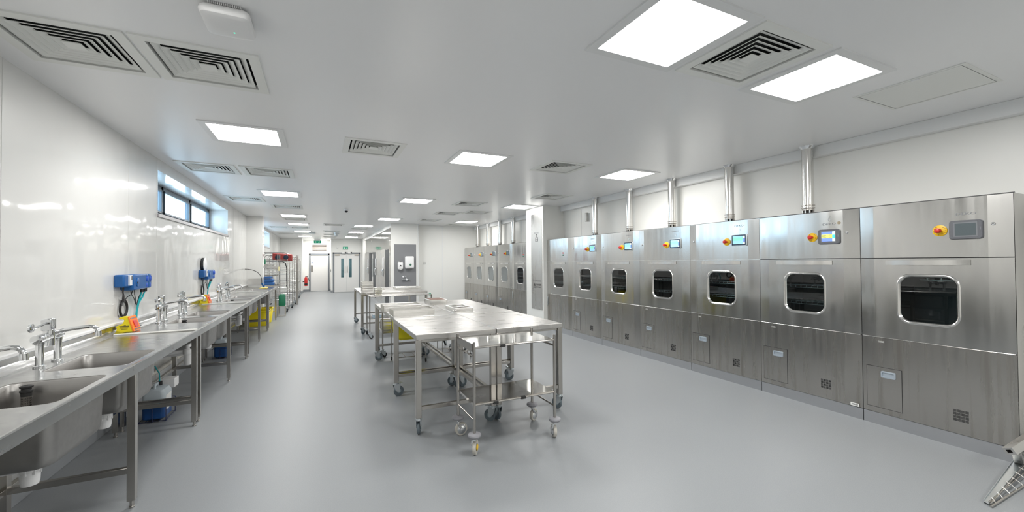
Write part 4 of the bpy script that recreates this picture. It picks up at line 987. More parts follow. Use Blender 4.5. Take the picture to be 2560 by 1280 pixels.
# ------------------------------------------------------------------ tube trolleys
def trolley(name, x0, x1, y0, y1, ztop, zlow, label, cat, legr, wheel_r, bumper, style, group=None):
    xc, yc = (x0+x1)/2, (y0+y1)/2; hx, hy = (x1-x0)/2, (y1-y0)/2
    t = thing(name, (xc, yc, 0), label, cat, group)
    zt = ztop+0.035 if bumper else ztop
    k = 0
    for sx in (-1, 1):
        for sy in (-1, 1):
            x, y = sx*hx, sy*hy
            mb = MB(); mb.cyl((x, y, 0.185 if bumper else 2*wheel_r+0.03), (x, y, zt), legr, 16)
            if bumper: mb.cyl((x, y, zt), (x, y, zt+0.006), legr*0.9, 16)
            mb.build('leg', M_tube, t, absolute=False)
            if bumper:
                mb = MB(); mb.lathe([(0.016, 0.154), (0.042, 0.156), (0.054, 0.164), (0.058, 0.175), (0.054, 0.186), (0.042, 0.193), (0.018, 0.195)], (x, y, 0), n=28); mb.build('bumper', M_bump, t, absolute=False)
                rot = (1.0, 0.12, 1.3, 0.55)[k]; cs = (0, -1, 1, -1)[k]
                Mt = Matrix.Translation((x, y, 0)) @ Matrix.Rotation(rot, 4, 'Z'); R = wheel_r
                T = lambda m: (setattr(m, 'v', [tuple(Mt @ Vector(p)) for p in m.v]), m)[1]
                mb = MB(); mb.cyl((0, 0, 0.128), (0, 0, 0.152), 0.013, 12)
                cs2 = cs or 1
                mb.tube([(0.0, cs2*0.014, 0.135), (-0.004, cs2*0.020, 0.115), (0.008, cs2*0.022, 0.09), (0.03, cs2*0.022, 0.07)], 0.011, 10)
                if cs: mb.lathe([(0.044, cs*0.014), (0.045, cs*0.018), (0.030, cs*0.030), (0.006, cs*0.033)], (0.03, 0, R), 'y', n=24)
                f = T(mb).build('castor', M_chrome, t, absolute=False)
                mb = MB(); mb.lathe([(R-0.014, -0.014), (R-0.003, -0.014), (R, -0.007), (R, 0.007), (R-0.003, 0.014), (R-0.014, 0.014)], (0.03, 0, R), 'y', n=28)
                mb.lathe([(0.01, -0.017), (R-0.013, -0.012), (R-0.013, 0.012), (0.01, 0.015)], (0.03, 0, R), 'y', n=24, m=1)
                if k == 0:
                    mb.lathe([(0.026, -0.014), (0.024, -0.022), (0.008, -0.026)], (0.03, 0, R), 'y', n=20, m=2)
                T(mb).build('wheel', [M_cream, M_black, M_yel2], f, absolute=False)
            else: castor(t, x, y, (0.4, 1.3, 2.2, 0.9)[k], R=wheel_r, mw=M_rub, brake=False, hub=M_hub)
            k += 1
    for z, nm in ((ztop, 'top_shelf'), (zlow, 'lower_shelf')):
        mb = MB(); mb.box(-hx+0.004, -hy+0.012, z-0.004, hx-0.004, hy-0.012, z); mb.box(-hx+0.004, -hy+0.012, z-0.022, -hx+0.007, hy-0.012, z-0.004); mb.box(hx-0.007, -hy+0.012, z-0.022, hx-0.004, hy-0.012, z-0.004)
        sh = mb.build(nm, M_shelf if bumper else M_steel, t, absolute=False)
        for sy in (-1, 1): MB().cyl((-hx, sy*hy, z-0.008), (hx, sy*hy, z-0.008), 0.009, 10).build('edge_rail', M_tube, sh, absolute=False)
    if bumper:
        mb = MB(); mb.box(-hx-0.012, -hy+0.02, ztop-0.045, -hx-0.004, hy-0.02, ztop+0.025); mb.cyl((-hx, -hy, ztop-0.085), (-hx, hy, ztop-0.085), 0.008, 10)
        for y in (-0.08, 0.06): mb.cyl((-hx-0.006, y*1.0, ztop-0.085), (-hx-0.006, y, ztop-0.04), 0.005, 8)
        mb.build('end_handle', M_tube, t, absolute=False, bevel=0.002)
        for sx in (-1, 1):
            mb = MB(); mb.cyl((sx*hx, -hy, 0.30), (sx*hx, hy, 0.30), 0.008, 10)
            mb.build('end_brace', M_tube, t, absolute=False)
        mb = MB(); mb.cyl((hx, -hy, ztop-0.06), (hx, hy, ztop-0.06), 0.010, 10); mb.build('end_bar', M_tube, t, absolute=False)
        for (x, z) in ((-0.13, ztop-0.012), (-0.20, zlow-0.014), (0.07, zlow-0.010)):
            mb = MB(); mb.box(x-0.024, -hy-0.013, z-0.012, x+0.024, -hy+0.012, z+0.014); mb.build('rubber_clip', M_rub, t, absolute=False, bevel=0.003)
    return t
trolley('shelf_trolley', 1.195, 1.993, 3.30, 3.75, 0.925, 0.438, 'small two-shelf tube trolley with grey bumpers in front of the tables', 'trolley', 0.0135, 0.062, True, 'a')
trolley('low_trolley', 0.99, 2.34, 9.32, 9.9, 0.92, 0.43, 'thin legged trolley table before the farthest wide table', 'trolley', 0.013, 0.045, False, 'b')
trolley('low_trolley', 1.0, 2.26, 7.42, 7.93, 0.88, 0.43, 'thin legged trolley behind the block of four tables, trays on its shelf', 'trolley', 0.013, 0.045, False, 'b')

# ------------------------------------------------------------------ wire mesh baskets
def make_basket(L, Wd, H, pitch=0.02, name='mesh_basket', fill=None):
    t = thing(name, (0, 0, 0), '', 'basket')
    hl, hw = L/2, Wd/2
    mb = MB(); mb.tube([(-hl, -hw, H), (hl, -hw, H), (hl, hw, H), (-hl, hw, H)], 0.0045, 6, closed=True)
    mb.box(-hl, -hw-0.001, H-0.012, hl, -hw+0.001, H); mb.box(-hl, hw-0.001, H-0.012, hl, hw+0.001, H); mb.box(-hl-0.001, -hw, H-0.012, -hl+0.001, hw, H); mb.box(hl-0.001, -hw, H-0.012, hl+0.001, hw, H)
    mb.build('rim', M_mesh, t, absolute=False)
    mb = MB(); r = 0.0016
    def wire(a, b): mb.beam(a, b, 2*r, 2*r)
    n = int(L/pitch)
    for i in range(n+1):
        x = -hl+L*i/n
        wire((x, -hw, 0.004), (x, -hw, H)); wire((x, hw, 0.004), (x, hw, H)); wire((x, -hw, 0.004), (x, hw, 0.004))
    n = int(Wd/pitch)
    for i in range(n+1):
        y = -hw+Wd*i/n
        wire((-hl, y, 0.004), (-hl, y, H)); wire((hl, y, 0.004), (hl, y, H)); wire((-hl, y, 0.002), (hl, y, 0.002))
    k = 0
    while 0.008+k*0.012 < H-0.01:
        z = 0.008+k*0.012; k += 1
        wire((-hl, -hw, z), (hl, -hw, z)); wire((-hl, hw, z), (hl, hw, z)); wire((-hl, -hw, z), (-hl, hw, z)); wire((hl, -hw, z), (hl, hw, z))
    mb.build('mesh', M_mesh, t, absolute=False, smooth=0)
    return t
b1 = make_basket(0.525, 0.34, 0.080, 0.0105); b1.location = (1.115, 5.50, 0.961); b1['label'] = 'empty long mesh tray nearest on the left table block'; b1['group'] = 'mesh baskets on the tables'
dup(b1, (1.085, 6.13, 0.961), 'empty long mesh tray just behind the nearest one')
b2 = make_basket(0.26, 0.46, 0.050, 0.012); b2.location = (1.835, 5.69, 0.961); b2['label'] = 'shallow mesh tray filled with steel instruments'; b2['group'] = 'mesh baskets on the tables'
b3 = make_basket(0.28, 0.42, 0.072, 0.013); b3.location = (1.775, 6.80, 0.961); b3['label'] = 'deep mesh basket behind the instrument tray'; b3['group'] = 'mesh baskets on the tables'
# instruments: each one lies loose in the tray
def make_instrument():
    mb = MB()
    mb.tube([(-0.09, 0.0, 0.006), (0.0, 0.002, 0.008), (0.09, 0.010, 0.006)], 0.003, 6); mb.tube([(-0.09, 0.004, 0.010), (0.0, 0.002, 0.010), (0.09, -0.010, 0.008)], 0.003, 6)
    for s in (-1, 1): mb.tube([(0.105+0.014*math.cos(a), s*0.014+0.010*math.sin(a), 0.008) for a in [2*PI*i/10 for i in range(10)]], 0.0025, 5, closed=True)
    return mb.build('scissor_instrument', M_instr)
ins = make_instrument(); spots = []
for i in range(7):
    o = ins if i == 0 else ins.copy()
    if i: COL.objects.link(o)
    o.location = (1.77+0.022*i, 5.56+0.045*i, 0.968+0.004*(i % 4)); o.rotation_euler = (0, 0, 0.4+1.1*i)
    tag(o, 'steel scissor instrument lying in the shallow instrument tray', 'instrument', 'instruments in the shallow tray')
t = MB().box(1.80, 5.64, 1.010, 1.90, 5.74, 1.012).build('slip', M_paper); t.rotation_euler = (0, 0, 0.0); tag(t, 'small white slip of paper on the instrument tray', 'paper')
t = MB().box(1.66, 6.62, 1.034, 1.89, 6.98, 1.038).build('cover_sheet', mat('brown cloth', (0.22, 0.12, 0.09), 0.7)); tag(t, 'dark red cloth cover on the deep mesh basket', 'cloth')
b4 = make_basket(0.24, 0.42, 0.055, 0.014)
b4.location = (1.06, 10.6, 0.961); b4['label'] = 'mesh basket at the bottom of the stack on the farthest table'; b4['group'] = 'baskets stacked on the farthest table'
for k, w in enumerate(('second', 'third', 'fourth')): dup(b4, (1.06, 10.6, 0.961+0.057*(k+1)), 'mesh basket %s from the bottom of the stack on the farthest table' % w)
dup(b4, (1.40, 10.95, 0.961), 'low mesh basket between the stack and the wide tray on the farthest table', scale=(0.95, 1, 0.8))
b5 = make_basket(0.62, 0.42, 0.065, 0.02); b5.location = (2.06, 10.75, 0.961); b5['label'] = 'wide mesh tray with papers on the farthest table'
t = MB().box(1.95, 10.6, 1.020, 2.30, 10.85, 1.024).build('paper_sheet', M_paper); tag(t, 'white papers lying on the wide mesh tray', 'paper')
b6 = make_basket(0.15, 0.26, 0.034, 0.012); b6.location = (1.185, 9.56, 0.921); b6['label'] = 'slim basket at the bottom of the small stack on the low trolley'; b6['group'] = 'slim baskets on the low trolley'
for k in range(4): dup(b6, (1.185, 9.56, 0.921+0.036*(k+1)), 'slim basket %s from the bottom of the small stack on the low trolley' % ('second', 'third', 'fourth', 'fifth')[k])
for k in range(3): 
    c = dup(b4, (1.14, 7.68, 0.431+0.057*k), 'mesh basket %s on the lower shelf behind the table block' % ('lowest', 'in the middle', 'topmost')[k]); c['group'] = 'baskets on the lower shelf behind the block'
t = thing('plastic_box', (1.2, 9.6, 0.43), 'pale blue plastic box on the lower shelf of the far low trolley', 'box')
MB().box(1.08, 9.45, 0.431, 1.24, 9.75, 0.50).build('box', mat('pale blue box', (0.35, 0.48, 0.58), 0.4), t, bevel=0.006)
MB().box(1.07, 9.44, 0.50, 1.25, 9.76, 0.512).build('lid', M_white, t, bevel=0.004)

# ------------------------------------------------------------------ sack holders
def sack(x0, y0, label, bag):
    t = thing('sack_holder', (x0+0.25, y0+0.165, 0), label, 'sack holder', 'wire sack holders under the tables')
    mb = MB(); x1, y1 = x0+0.50, y0+0.33
    for z in (0.11, 0.82): mb.tube([(x0, y0, z), (x1, y0, z), (x1, y1, z), (x0, y1, z)], 0.006, 8, closed=True)
    for x in (x0, x1):
        for y in (y0, y1): mb.cyl((x, y, 0.06), (x, y, 0.82), 0.007, 8)
    for x in (x0+0.17, x0+0.33): mb.cyl((x, y0, 0.11), (x, y1, 0.11), 0.005, 8)
    mb.build('wire_frame', M_tube, t)
    for x in (x0, x1):
        for y in (y0, y1):
            mb = MB(); mb.cyl((x-0.010, y, 0.027), (x+0.010, y, 0.027), 0.027, 14); mb.box(x-0.012, y-0.014, 0.03, x+0.012, y+0.018, 0.062); mb.build('castor', M_rub, t, bevel=0.003)
    if bag:
        b = thing('waste_sack', (x0+0.25, y0+0.165, 0.36), 'bright yellow waste sack hanging in a wire holder under the left tables', 'waste sack')
        def s(z, g, k=0): return [(x0+0.25+u, y0+0.165+v, z+0.006*math.sin(5*i)) for i, (u, v) in enumerate(rr(-0.256+g, -0.17+g*0.6, 0.256-g, 0.17-g*0.6, 0.05, 6))]
        MB().loft([s(0.84, -0.004), s(0.70, 0.0), s(0.55, 0.02), s(0.42, 0.03), s(0.385, 0.08)], cap1=True).build('sack', mat('yellow sack film', (0.80, 0.70, 0.01), 0.3), b)
        MB().loft([s(0.845, -0.004), s(0.85, -0.012), s(0.74, -0.018)]).build('turned_edge', mat('yellow sack film', (0.8, 0.7, 0.01)), b)
sack(1.105, 6.78, 'wire sack holder holding the yellow sack', True); sack(1.895, 6.79, 'empty wire sack holder right of the yellow sack', False)

# ------------------------------------------------------------------ handwash wall
t = thing('splash_panel', (2.745, 14.61, 0.3), 'tall grey splash panel on the white wall behind the hand tap', 'wall panel')
MB().box(2.366, 14.606, 0.25, 3.124, 14.62, 2.30).build('panel', M_grey, t, bevel=0.002)
t = thing('soap_dispenser', (2.565, 14.6, 1.4), 'small white soap dispenser with dark arrow on the grey panel', 'soap dispenser')
mb = MB(); mb.loft([[(2.565+u, y, 1.548+v) for u, v in rr(-0.095+g, -0.14+g, 0.095-g, 0.14-g, 0.05, 6)] for y, g in ((14.606, 0.01), (14.56, 0.0), (14.52, 0.012), (14.508, 0.03))], cap1=True); mb.build('housing', M_white, t)
MB().add([(2.525, 14.505, 1.52), (2.605, 14.505, 1.52), (2.595, 14.505, 1.545), (2.565, 14.505, 1.575), (2.535, 14.505, 1.545)], [(0, 1, 2, 3, 4)]).build('arrow_mark', M_black, t)
MB().lathe([(0.045, 0), (0.045, -0.015), (0.03, -0.02)], (2.565, 14.52, 1.44), 'y').build('push_pad', M_sock, t)
MB().box(2.53, 14.53, 1.685, 2.60, 14.56, 1.70).build('key_slot', M_black, t)
t = thing('towel_dispenser', (2.88, 14.6, 1.44), 'large white paper towel dispenser on the grey panel', 'towel dispenser')
mb = MB(); mb.loft([[(2.88+u, y, 1.665+v) for u, v in rr(-0.152+g, -0.21+g, 0.152-g, 0.21-g, 0.045, 6)] for y, g in ((14.606, 0.0), (14.51, 0.0), (14.49, 0.012), (14.482, 0.03))], cap1=True); mb.build('housing', M_white, t)
MB().lathe([(0.038, 0), (0.038, -0.006)], (2.90, 14.482, 1.575), 'y').build('round_mark', mat('green mark', (0.05, 0.16, 0.10), 0.4), t)
MB().box(2.74, 14.50, 1.445, 3.02, 14.60, 1.46).build('paper_slot', M_sock, t)
t = thing('wall_tap', (2.76, 14.6, 1.05), 'chrome wall tap with lever on the grey panel', 'tap')
mb = MB(); mb.cyl((2.62, 14.57, 1.06), (2.90, 14.57, 1.06), 0.018, 14)
for x in (2.64, 2.88): mb.cyl((x, 14.606, 1.06), (x, 14.57, 1.06), 0.022, 14)
mb.build('body', M_chrome, t)
MB().tube([(2.76, 14.57, 1.07), (2.76, 14.54, 1.09), (2.76, 14.45, 1.09), (2.76, 14.42, 1.05), (2.76, 14.42, 1.02)], 0.014, 10).build('spout', M_chrome, t)
MB().cyl((2.76, 14.57, 1.07), (2.76, 14.57, 1.17), 0.016, 12).tube([(2.76, 14.56, 1.165), (2.70, 14.52, 1.16), (2.63, 14.50, 1.16)], 0.008, 8).build('lever', M_chrome, t)
t = thing('light_switch', (3.50, 14.95, 1.63), 'small pale switch plate on the far white wall', 'switch')
MB().box(3.46, 14.935, 1.585, 3.56, 14.95, 1.675).build('plate', M_sock, t, bevel=0.003)
t = thing('notice_plate', (3.72, 14.95, 0.48), 'small green and white square sign low on the far white wall', 'sign')
MB().box(3.65, 14.945, 0.43, 3.74, 14.95, 0.53).build('plate', M_white, t); MB().box(3.655, 14.943, 0.435, 3.735, 14.945, 0.525).build('green_square', M_sign, t); MB().beam((3.67, 14.942, 0.505), (3.715, 14.942, 0.455), 0.002, 0.012).build('arrow', M_white, t)

# ------------------------------------------------------------------ tall stainless cabinet wall in the corridor
CYS = [(14.90, 17.10), (17.10, 20.40), (20.40, 23.50)]
NM = ['nearest tall stainless cabinet bay with dark door opening, beside the handwash wall', 'middle tall stainless cabinet bay with hanging white latch', 'farthest tall stainless cabinet bay near the double doors']
for i, (a, b) in enumerate(CYS):
    t = thing('steel_cabinet', (2.25, (a+b)/2, 0), NM[i], 'steel cabinet', 'stainless cabinet bays in the corridor')
    w = b-a
    if i == 0: dk = (a+0.10, a+1.03); hn = a+1.35; dr = (a+1.1, b-0.04)
    elif i == 1: dk = (b-0.65-0.85, b-0.60); hn = a+1.35+0.1; dr = (a+0.05, b-1.55)
    else: dk = (a+0.05, a+1.05); hn = a+1.25; dr = (a+1.1, b-0.04)
    MB().box(2.262, a+0.002, 0, 2.85, b-0.002, 2.86).build('carcass', M_shelf, t)
    MB().box(2.25, a+0.004, 2.175, 2.262, b-0.004, 2.855).build('upper_panel', M_shelf, t, bevel=0.001)
    d = MB().box(2.248, dr[0], 0.10, 2.262, dr[1], 2.165).build('door', M_steel, t, bevel=0.001)
    MB().box(2.254, dk[0], 0.10, 2.262, dk[1], 2.13).build('dark_opening', M_dkglass, t)
    MB().box(2.21, hn, 1.45, 2.248, hn+0.14, 1.85).build('latch_cover', M_white, d, bevel=0.01)
    MB().tube([(2.248, hn+0.02, 1.42), (2.19, hn+0.02, 1.40), (2.17, hn+0.03, 1.30), (2.19, hn+0.02, 1.15), (2.248, hn+0.02, 1.14)], 0.014, 8).box(2.21, hn+0.06, 1.12, 2.248, hn+0.14, 1.42).build('latch_handle', M_chrome, d, bevel=0.004)
mb = MB(); mb.box(2.235, 14.64, 0.0, 2.262, 14.90, 2.88); tag(mb.build('corner_post', M_shelf), 'polished steel corner post at the end of the cabinet wall', 'post')
mb = MB(); mb.box(2.235, 14.9, 2.86, 2.25, 23.5, 2.885); tag(mb.build('head_rail', mat('rail', (0.3, 0.3, 0.3), 0.3, 0.8)), 'dark grey rail along the top of the tall cabinet wall', 'rail')

# ------------------------------------------------------------------ far wall fittings
t = thing('louvre', (0, 26.74, 2.33), 'louvre grille with brown blades over the single door', 'louvre')
mb = MB(); mb.ring(PXZ, (-0.435, 2.33, 0.426, 2.79), (-0.37, 2.39, 0.386, 2.755), 0.003, 26.725)
for q in ((-0.435, 2.33, 0.426, 2.33), (0.426, 2.33, 0.426, 2.79), (0.426, 2.79, -0.435, 2.79), (-0.435, 2.79, -0.435, 2.33), (-0.37, 2.39, 0.386, 2.39), (0.386, 2.39, 0.386, 2.755), (0.386, 2.755, -0.37, 2.755), (-0.37, 2.755, -0.37, 2.39)):
    mb.quad(PXZ(q[0], q[1], 26.725), PXZ(q[2], q[3], 26.725), PXZ(q[2], q[3], 26.75), PXZ(q[0], q[1], 26.75))
mb.build('frame', M_vent, t, smooth=0)
MB().box(-0.37, 26.746, 2.39, 0.386, 26.75, 2.755).build('backing', M_plen, t)
for k in range(4):
    z = 2.44+0.085*k; mb = MB(); mb.obox((0.008, 26.735, z), (0.755, 0.03, 0.055), Matrix.Rotation(-0.5, 3, 'X')); mb.build('blade', M_brown, t)
def exit_sign(x0, x1, z0, z1, y, label, flip, d=0.03):
    t = thing('exit_sign', ((x0+x1)/2, y, z0), label, 'exit sign')
    MB().box(x0, y, z0, x1, y+d, z1).build('housing', M_white, t, bevel=0.003)
    MB().box(x0+0.005, y-0.003, z0+0.005, x1-0.005, y, z1-0.005).build('green_face', M_sign, t)
    h = z1-z0; w = x1-x0; s = -1 if flip else 1; cx = (x0+x1)/2; yy = y-0.0045
    mb = MB(); fx = cx+s*w*0.22
    def B(a, b, c, e, wd): mb.beam((a, yy, b), (c, yy, e), 0.002, wd)
    mb.cyl((fx+0.01*s, yy, z0+h*0.80), (fx+0.01*s, yy-0.001, z0+h*0.80), h*0.07, 12)
    B(fx, z0+h*0.72, fx-0.01*s, z0+h*0.45, h*0.12); B(fx-0.01*s, z0+h*0.45, fx-0.035*s, z0+h*0.2, h*0.08); B(fx-0.01*s, z0+h*0.45, fx+0.02*s, z0+h*0.25, h*0.08); B(fx, z0+h*0.66, fx-0.04*s, z0+h*0.55, h*0.06); B(fx, z0+h*0.66, fx+0.03*s, z0+h*0.52, h*0.06)
    mb.build('running_figure', M_signw, t, smooth=0)
    mb = MB(); ax = cx-s*w*0.2
    B(ax+s*w*0.13, z0+h*0.5, ax-s*w*0.10, z0+h*0.5, h*0.10); B(ax-s*w*0.12, z0+h*0.5, ax-s*w*0.02, z0+h*0.72, h*0.09); B(ax-s*w*0.12, z0+h*0.5, ax-s*w*0.02, z0+h*0.28, h*0.09)
    mb.build('arrow', M_signw, t, smooth=0)
    return t
e = exit_sign(-0.281, 0.102, 2.779, 2.935, 25.5, 'green exit sign hanging from the ceiling before the louvre', False)
MB().box(-0.25, 25.51, 2.935, 0.07, 25.53, ZC).build('hanger', M_white, e)
exit_sign(1.213, 1.49, 2.427, 2.597, 25.03, 'green exit sign on the wall over the double doors', True, 0.07)
t = thing('wall_call_point', (0.99, 25.1, 2.5), 'small white sensor on the wall left of the double door exit sign', 'sensor')
MB().box(0.90, 25.05, 2.48, 0.97, 25.10, 2.56).build('housing', M_white, t, bevel=0.01)
t = thing('emergency_lamp', (-0.66, 26.75, 2.47), 'oval white fitting on the wall left of the louvre', 'wall fitting')
MB().lathe([(0.085, 0.0), (0.08, -0.03), (0.05, -0.045)], (-0.65, 26.75, 2.48), 'y').build('housing', M_vent, t)
t = thing('key_switch', (0.60, 25.6, 1.2), 'small dark key switch on the wall between the two doors', 'switch')
MB().box(0.575, 25.3, 1.17, 0.60, 25.4, 1.30).build('plate', M_hmi, t)
t = thing('fire_extinguisher', (-0.65, 26.35, 0.4), 'red fire extinguisher on the wall beside the single door', 'fire extinguisher')
MB().lathe([(0.07, 0.37), (0.082, 0.39), (0.082, 0.78), (0.06, 0.86), (0.03, 0.90)], (-0.68, 25.85, 0), n=20).build('cylinder', M_red, t)
MB().lathe([(0.084, 0.44), (0.084, 0.52)], (-0.68, 25.85, 0), n=20).build('dark_band', M_black, t)
MB().tube([(-0.68, 25.85, 0.90), (-0.62, 25.83, 0.92), (-0.56, 25.8, 0.80), (-0.52, 25.78, 0.66)], 0.018, 8).build('hose', M_black, t)
MB().box(-0.72, 25.83, 0.90, -0.64, 25.87, 0.95).build('valve', M_chrome, t)
MB().box(-0.845, 25.80, 0.60, -0.76, 25.90, 0.66).build('wall_bracket', M_black, t)

# ------------------------------------------------------------------ corridor racks on the left
def hoop(mb, x0, x1, y, z0, z1, r=0.012):
    mb.tube([(x0, y, z0), (x0, y, z1-0.08), (x0+0.03, y, z1-0.02), (x0+0.10, y, z1), (x1-0.10, y, z1), (x1-0.03, y, z1-0.02), (x1, y, z1-0.08), (x1, y, z0)], r, 8)
def wire_shelf(x0, x1, y0, y1, z, rail=0.10):
    mb = MB(); mb.tube([(x0, y0, z), (x1, y0, z), (x1, y1, z), (x0, y1, z)], 0.008, 6, closed=True)
    n = 9
    for i in range(1, n): x = x0+(x1-x0)*i/n; mb.cyl((x, y0, z), (x, y1, z), 0.0035, 5)
    for i in range(1, 4): y = y0+(y1-y0)*i/4; mb.cyl((x0, y, z-0.004), (x1, y, z-0.004), 0.004, 5)
    if rail: mb.tube([(x0, y0, z+rail), (x1, y0, z+rail), (x1, y1, z+rail), (x0, y1, z+rail)], 0.006, 6, closed=True)
    return mb
def rack(x0, x1, y0, y1, zs, h, label, wheels=(M_rub, M_cream)):
    t = thing('wire_rack_trolley', ((x0+x1)/2, (y0+y1)/2, 0), label, 'rack trolley', 'wire rack trolleys along the corridor wall')
    for y in (y0, y1):
        mb = MB(); hoop(mb, x0, x1, y, 0.14, h); mb.build('end_hoop', M_tube, t)
    for z in zs: wire_shelf(x0, x1, y0, y1, z, 0.07).build('wire_shelf', M_mesh, t)
    for z in (0.42, 0.82):
        MB().tube([(x0+0.05, y0, z), (x0+0.10, y0-0.10, z+0.02), (x1-0.20, y0-0.12, z+0.03), (x1-0.02, y0-0.08, z+0.01), (x1+0.03, y0+0.02, z-0.03), (x1+0.03, y1-0.3, z-0.05), (x1, y1-0.1, z-0.08)], 0.013, 8).build('push_loop', M_mesh, t)
    i = 0
    for x in (x0, x1):
        for y in (y0, y1):
            mb = MB(); xx = x-(x0+x1)/2; yy = y-(y0+y1)/2
            castor(t, xx, yy, 0.3+0.9*i, R=0.058, mw=wheels[i % 2], brake=False, hub=(M_hub if i % 2 == 0 else M_cream)); i += 1
    return t
rack(-1.80, -0.98, 15.75, 16.95, (0.20, 0.55, 0.95, 1.35), 2.02, 'nearest wire rack trolley with a red bag on top')
rack(-1.80, -0.90, 17.20, 18.35, (0.22, 0.62, 1.02, 1.42, 1.75), 1.95, 'second wire rack trolley behind the green containers')
rack(-1.80, -0.85, 18.75, 20.2, (0.25, 0.75, 1.2, 1.65), 1.92, 'third wire rack trolley with a thick grey post')
rack(-1.80, -0.86, 21.7, 23.2, (0.25, 0.75, 1.25), 1.85, 'farthest wire rack trolley before the fire extinguisher')
mb = MB(); mb.box(-0.84, 18.54, 0.0, -0.76, 18.62, 1.98); tag(mb.build('upright_post', M_tube, bevel=0.003), 'thick grey square post standing at the third wire rack', 'post')
castor_t = thing('red_bag', (-1.4, 16.3, 1.76), 'red bag with two dark round pockets on the racks', 'bag')
def sb(y, g): return [(-1.13+u, y, 1.885+v-0.06*(u+0.28)) for u, v in rr(-0.29+g, -0.115+g, 0.29-g, 0.115-g, 0.03, 5)]
MB().loft([sb(15.75, 0.02), sb(15.78, 0.0), sb(16.05, 0.0), sb(16.08, 0.02)], cap0=True, cap1=True).build('bag_body', M_redb, castor_t)
for x in (-1.27, -1.02): MB().lathe([(0.075, 0), (0.075, -0.02), (0.06, -0.03)], (x, 15.75, 1.86), 'y').build('round_pocket', mat('navy pocket', (0.01, 0.03, 0.06), 0.6), castor_t)
t = thing('bag_shelf', (-1.4, 16, 1.70), 'steel mesh tray under the red bag', 'tray')
wire_shelf(-1.80, -0.98, 15.62, 16.3, 1.725, 0.05).build('mesh_tray', M_tube, t)
# bay beyond the pilaster: shelving with wrapped sets
t = thing('shelving', (-1.5, 15.0, 0), 'stainless shelving bay behind the pilaster with wrapped packs', 'shelving')
for x in (-1.86, -1.18):
    for y in (14.75, 15.45): MB().cyl((x, y, 0), (x, y, 1.95), 0.014, 8).build('upright', M_tube, t)
for z in (0.97, 1.28, 1.48): wire_shelf(-1.86, -1.18, 14.75, 15.45, z, 0.0).build('shelf', M_tube, t)
for i, (x, y, z, sx, sz, lab) in enumerate(((-1.55, 15.05, 1.02, 0.50, 0.09, 'lowest blue wrapped pack on the shelving'), (-1.52, 15.05, 1.12, 0.42, 0.09, 'middle blue wrapped pack on the shelving'), (-1.48, 15.05, 1.21, 0.24, 0.06, 'topmost small blue wrapped pack on the shelving'))):
    mb = MB(); mb.loft([[(x+u*k, y+v*k, z+h) for u, v in rr(-sx/2, -0.2, sx/2, 0.2, 0.05, 5)] for h, k in ((-sz/2, 0.94), (-sz/4, 1.0), (sz/4, 1.0), (sz/2, 0.88))], cap0=True, cap1=True)
    tag(mb.build('wrapped_pack', M_wrap), lab, 'wrapped pack', 'blue wrapped packs')
mb = MB(); mb.box(-1.80, 14.85, 1.50, -1.25, 15.35, 1.58); tag(mb.build('folded_tray', M_steel, bevel=0.006), 'flat steel tray on the upper shelf of the shelving', 'tray')
mb = MB(); mb.box(-1.80, 14.85, 1.59, -1.30, 15.35, 1.64); tag(mb.build('folded_tray', M_steel, bevel=0.006), 'second flat steel tray stacked on the shelving', 'tray')
t = thing('green_bottle', (-1.68, 15.0, 1.65), 'green plastic bottle on top of the shelving trays', 'bottle')
MB().lathe([(0.07, 0), (0.075, 0.03), (0.075, 0.12), (0.04, 0.17), (0.03, 0.20)], (-1.60, 14.95, 1.642), n=18).build('body', M_green, t)
t = thing('green_container', (-1.0, 15.2, 0.3), 'dark green container at the end of the last sink bench', 'container')
mb = MB(); mb.loft([[(-1.06+u, 14.75+v, z) for u, v in rr(-0.09, -0.13, 0.09, 0.13, 0.04, 5)] for z in (0.0, 0.02)]+[[(-1.06+u*k, 14.75+v*k, z) for u, v in rr(-0.09, -0.13, 0.09, 0.13, 0.04, 5)] for z, k in ((0.30, 1.0), (0.36, 0.7))], cap0=True, cap1=True)
for i in range(len(mb.v)): x, y, z = mb.v[i]; mb.v[i] = (x, y, z+0.33)
mb.build('body', M_green, t)
mb = MB(); mb.box(-1.18, 14.60, 0.0, -0.95, 14.92, 0.02); mb.box(-1.17, 14.61, 0.02, -1.15, 14.63, 0.33); mb.box(-0.98, 14.61, 0.02, -0.96, 14.63, 0.33); mb.box(-1.17, 14.88, 0.02, -1.15, 14.90, 0.33); mb.box(-0.98, 14.88, 0.02, -0.96, 14.90, 0.33); mb.box(-1.18, 14.60, 0.31, -0.95, 14.92, 0.33)
mb.build('stand', M_steel, t)
t = thing('vacuum_hose', (-1.0, 17, 0.9), 'black hose hanging over the second wire rack trolley', 'hose')
MB().tube([(-1.30, 16.2, 1.72), (-1.15, 16.15, 1.72), (-1.06, 16.1, 1.66), (-1.02, 16.1, 1.50), (-1.02, 16.1, 1.0), (-1.02, 16.1, 0.85)], 0.016, 8).build('hose', M_rub, t)
t = MB().box(-1.165, 14.70, 1.42, -1.12, 14.71, 1.55).build('name_tag', mat('pale yellow tag', (0.75, 0.70, 0.40), 0.6)); tag(t, 'pale yellow tag hanging on the shelving upright', 'tag')
for i in range(4):
    t = MB().box(-1.4985, 14.02, 1.25+i*0.34, -1.497, 14.24, 1.53+i*0.34).build('pinned_notice', M_paper); tag(t, 'white notice on the pilaster side, %s from the bottom' % ('lowest', 'second', 'third', 'topmost')[i], 'notice', 'notices on the pilaster side')
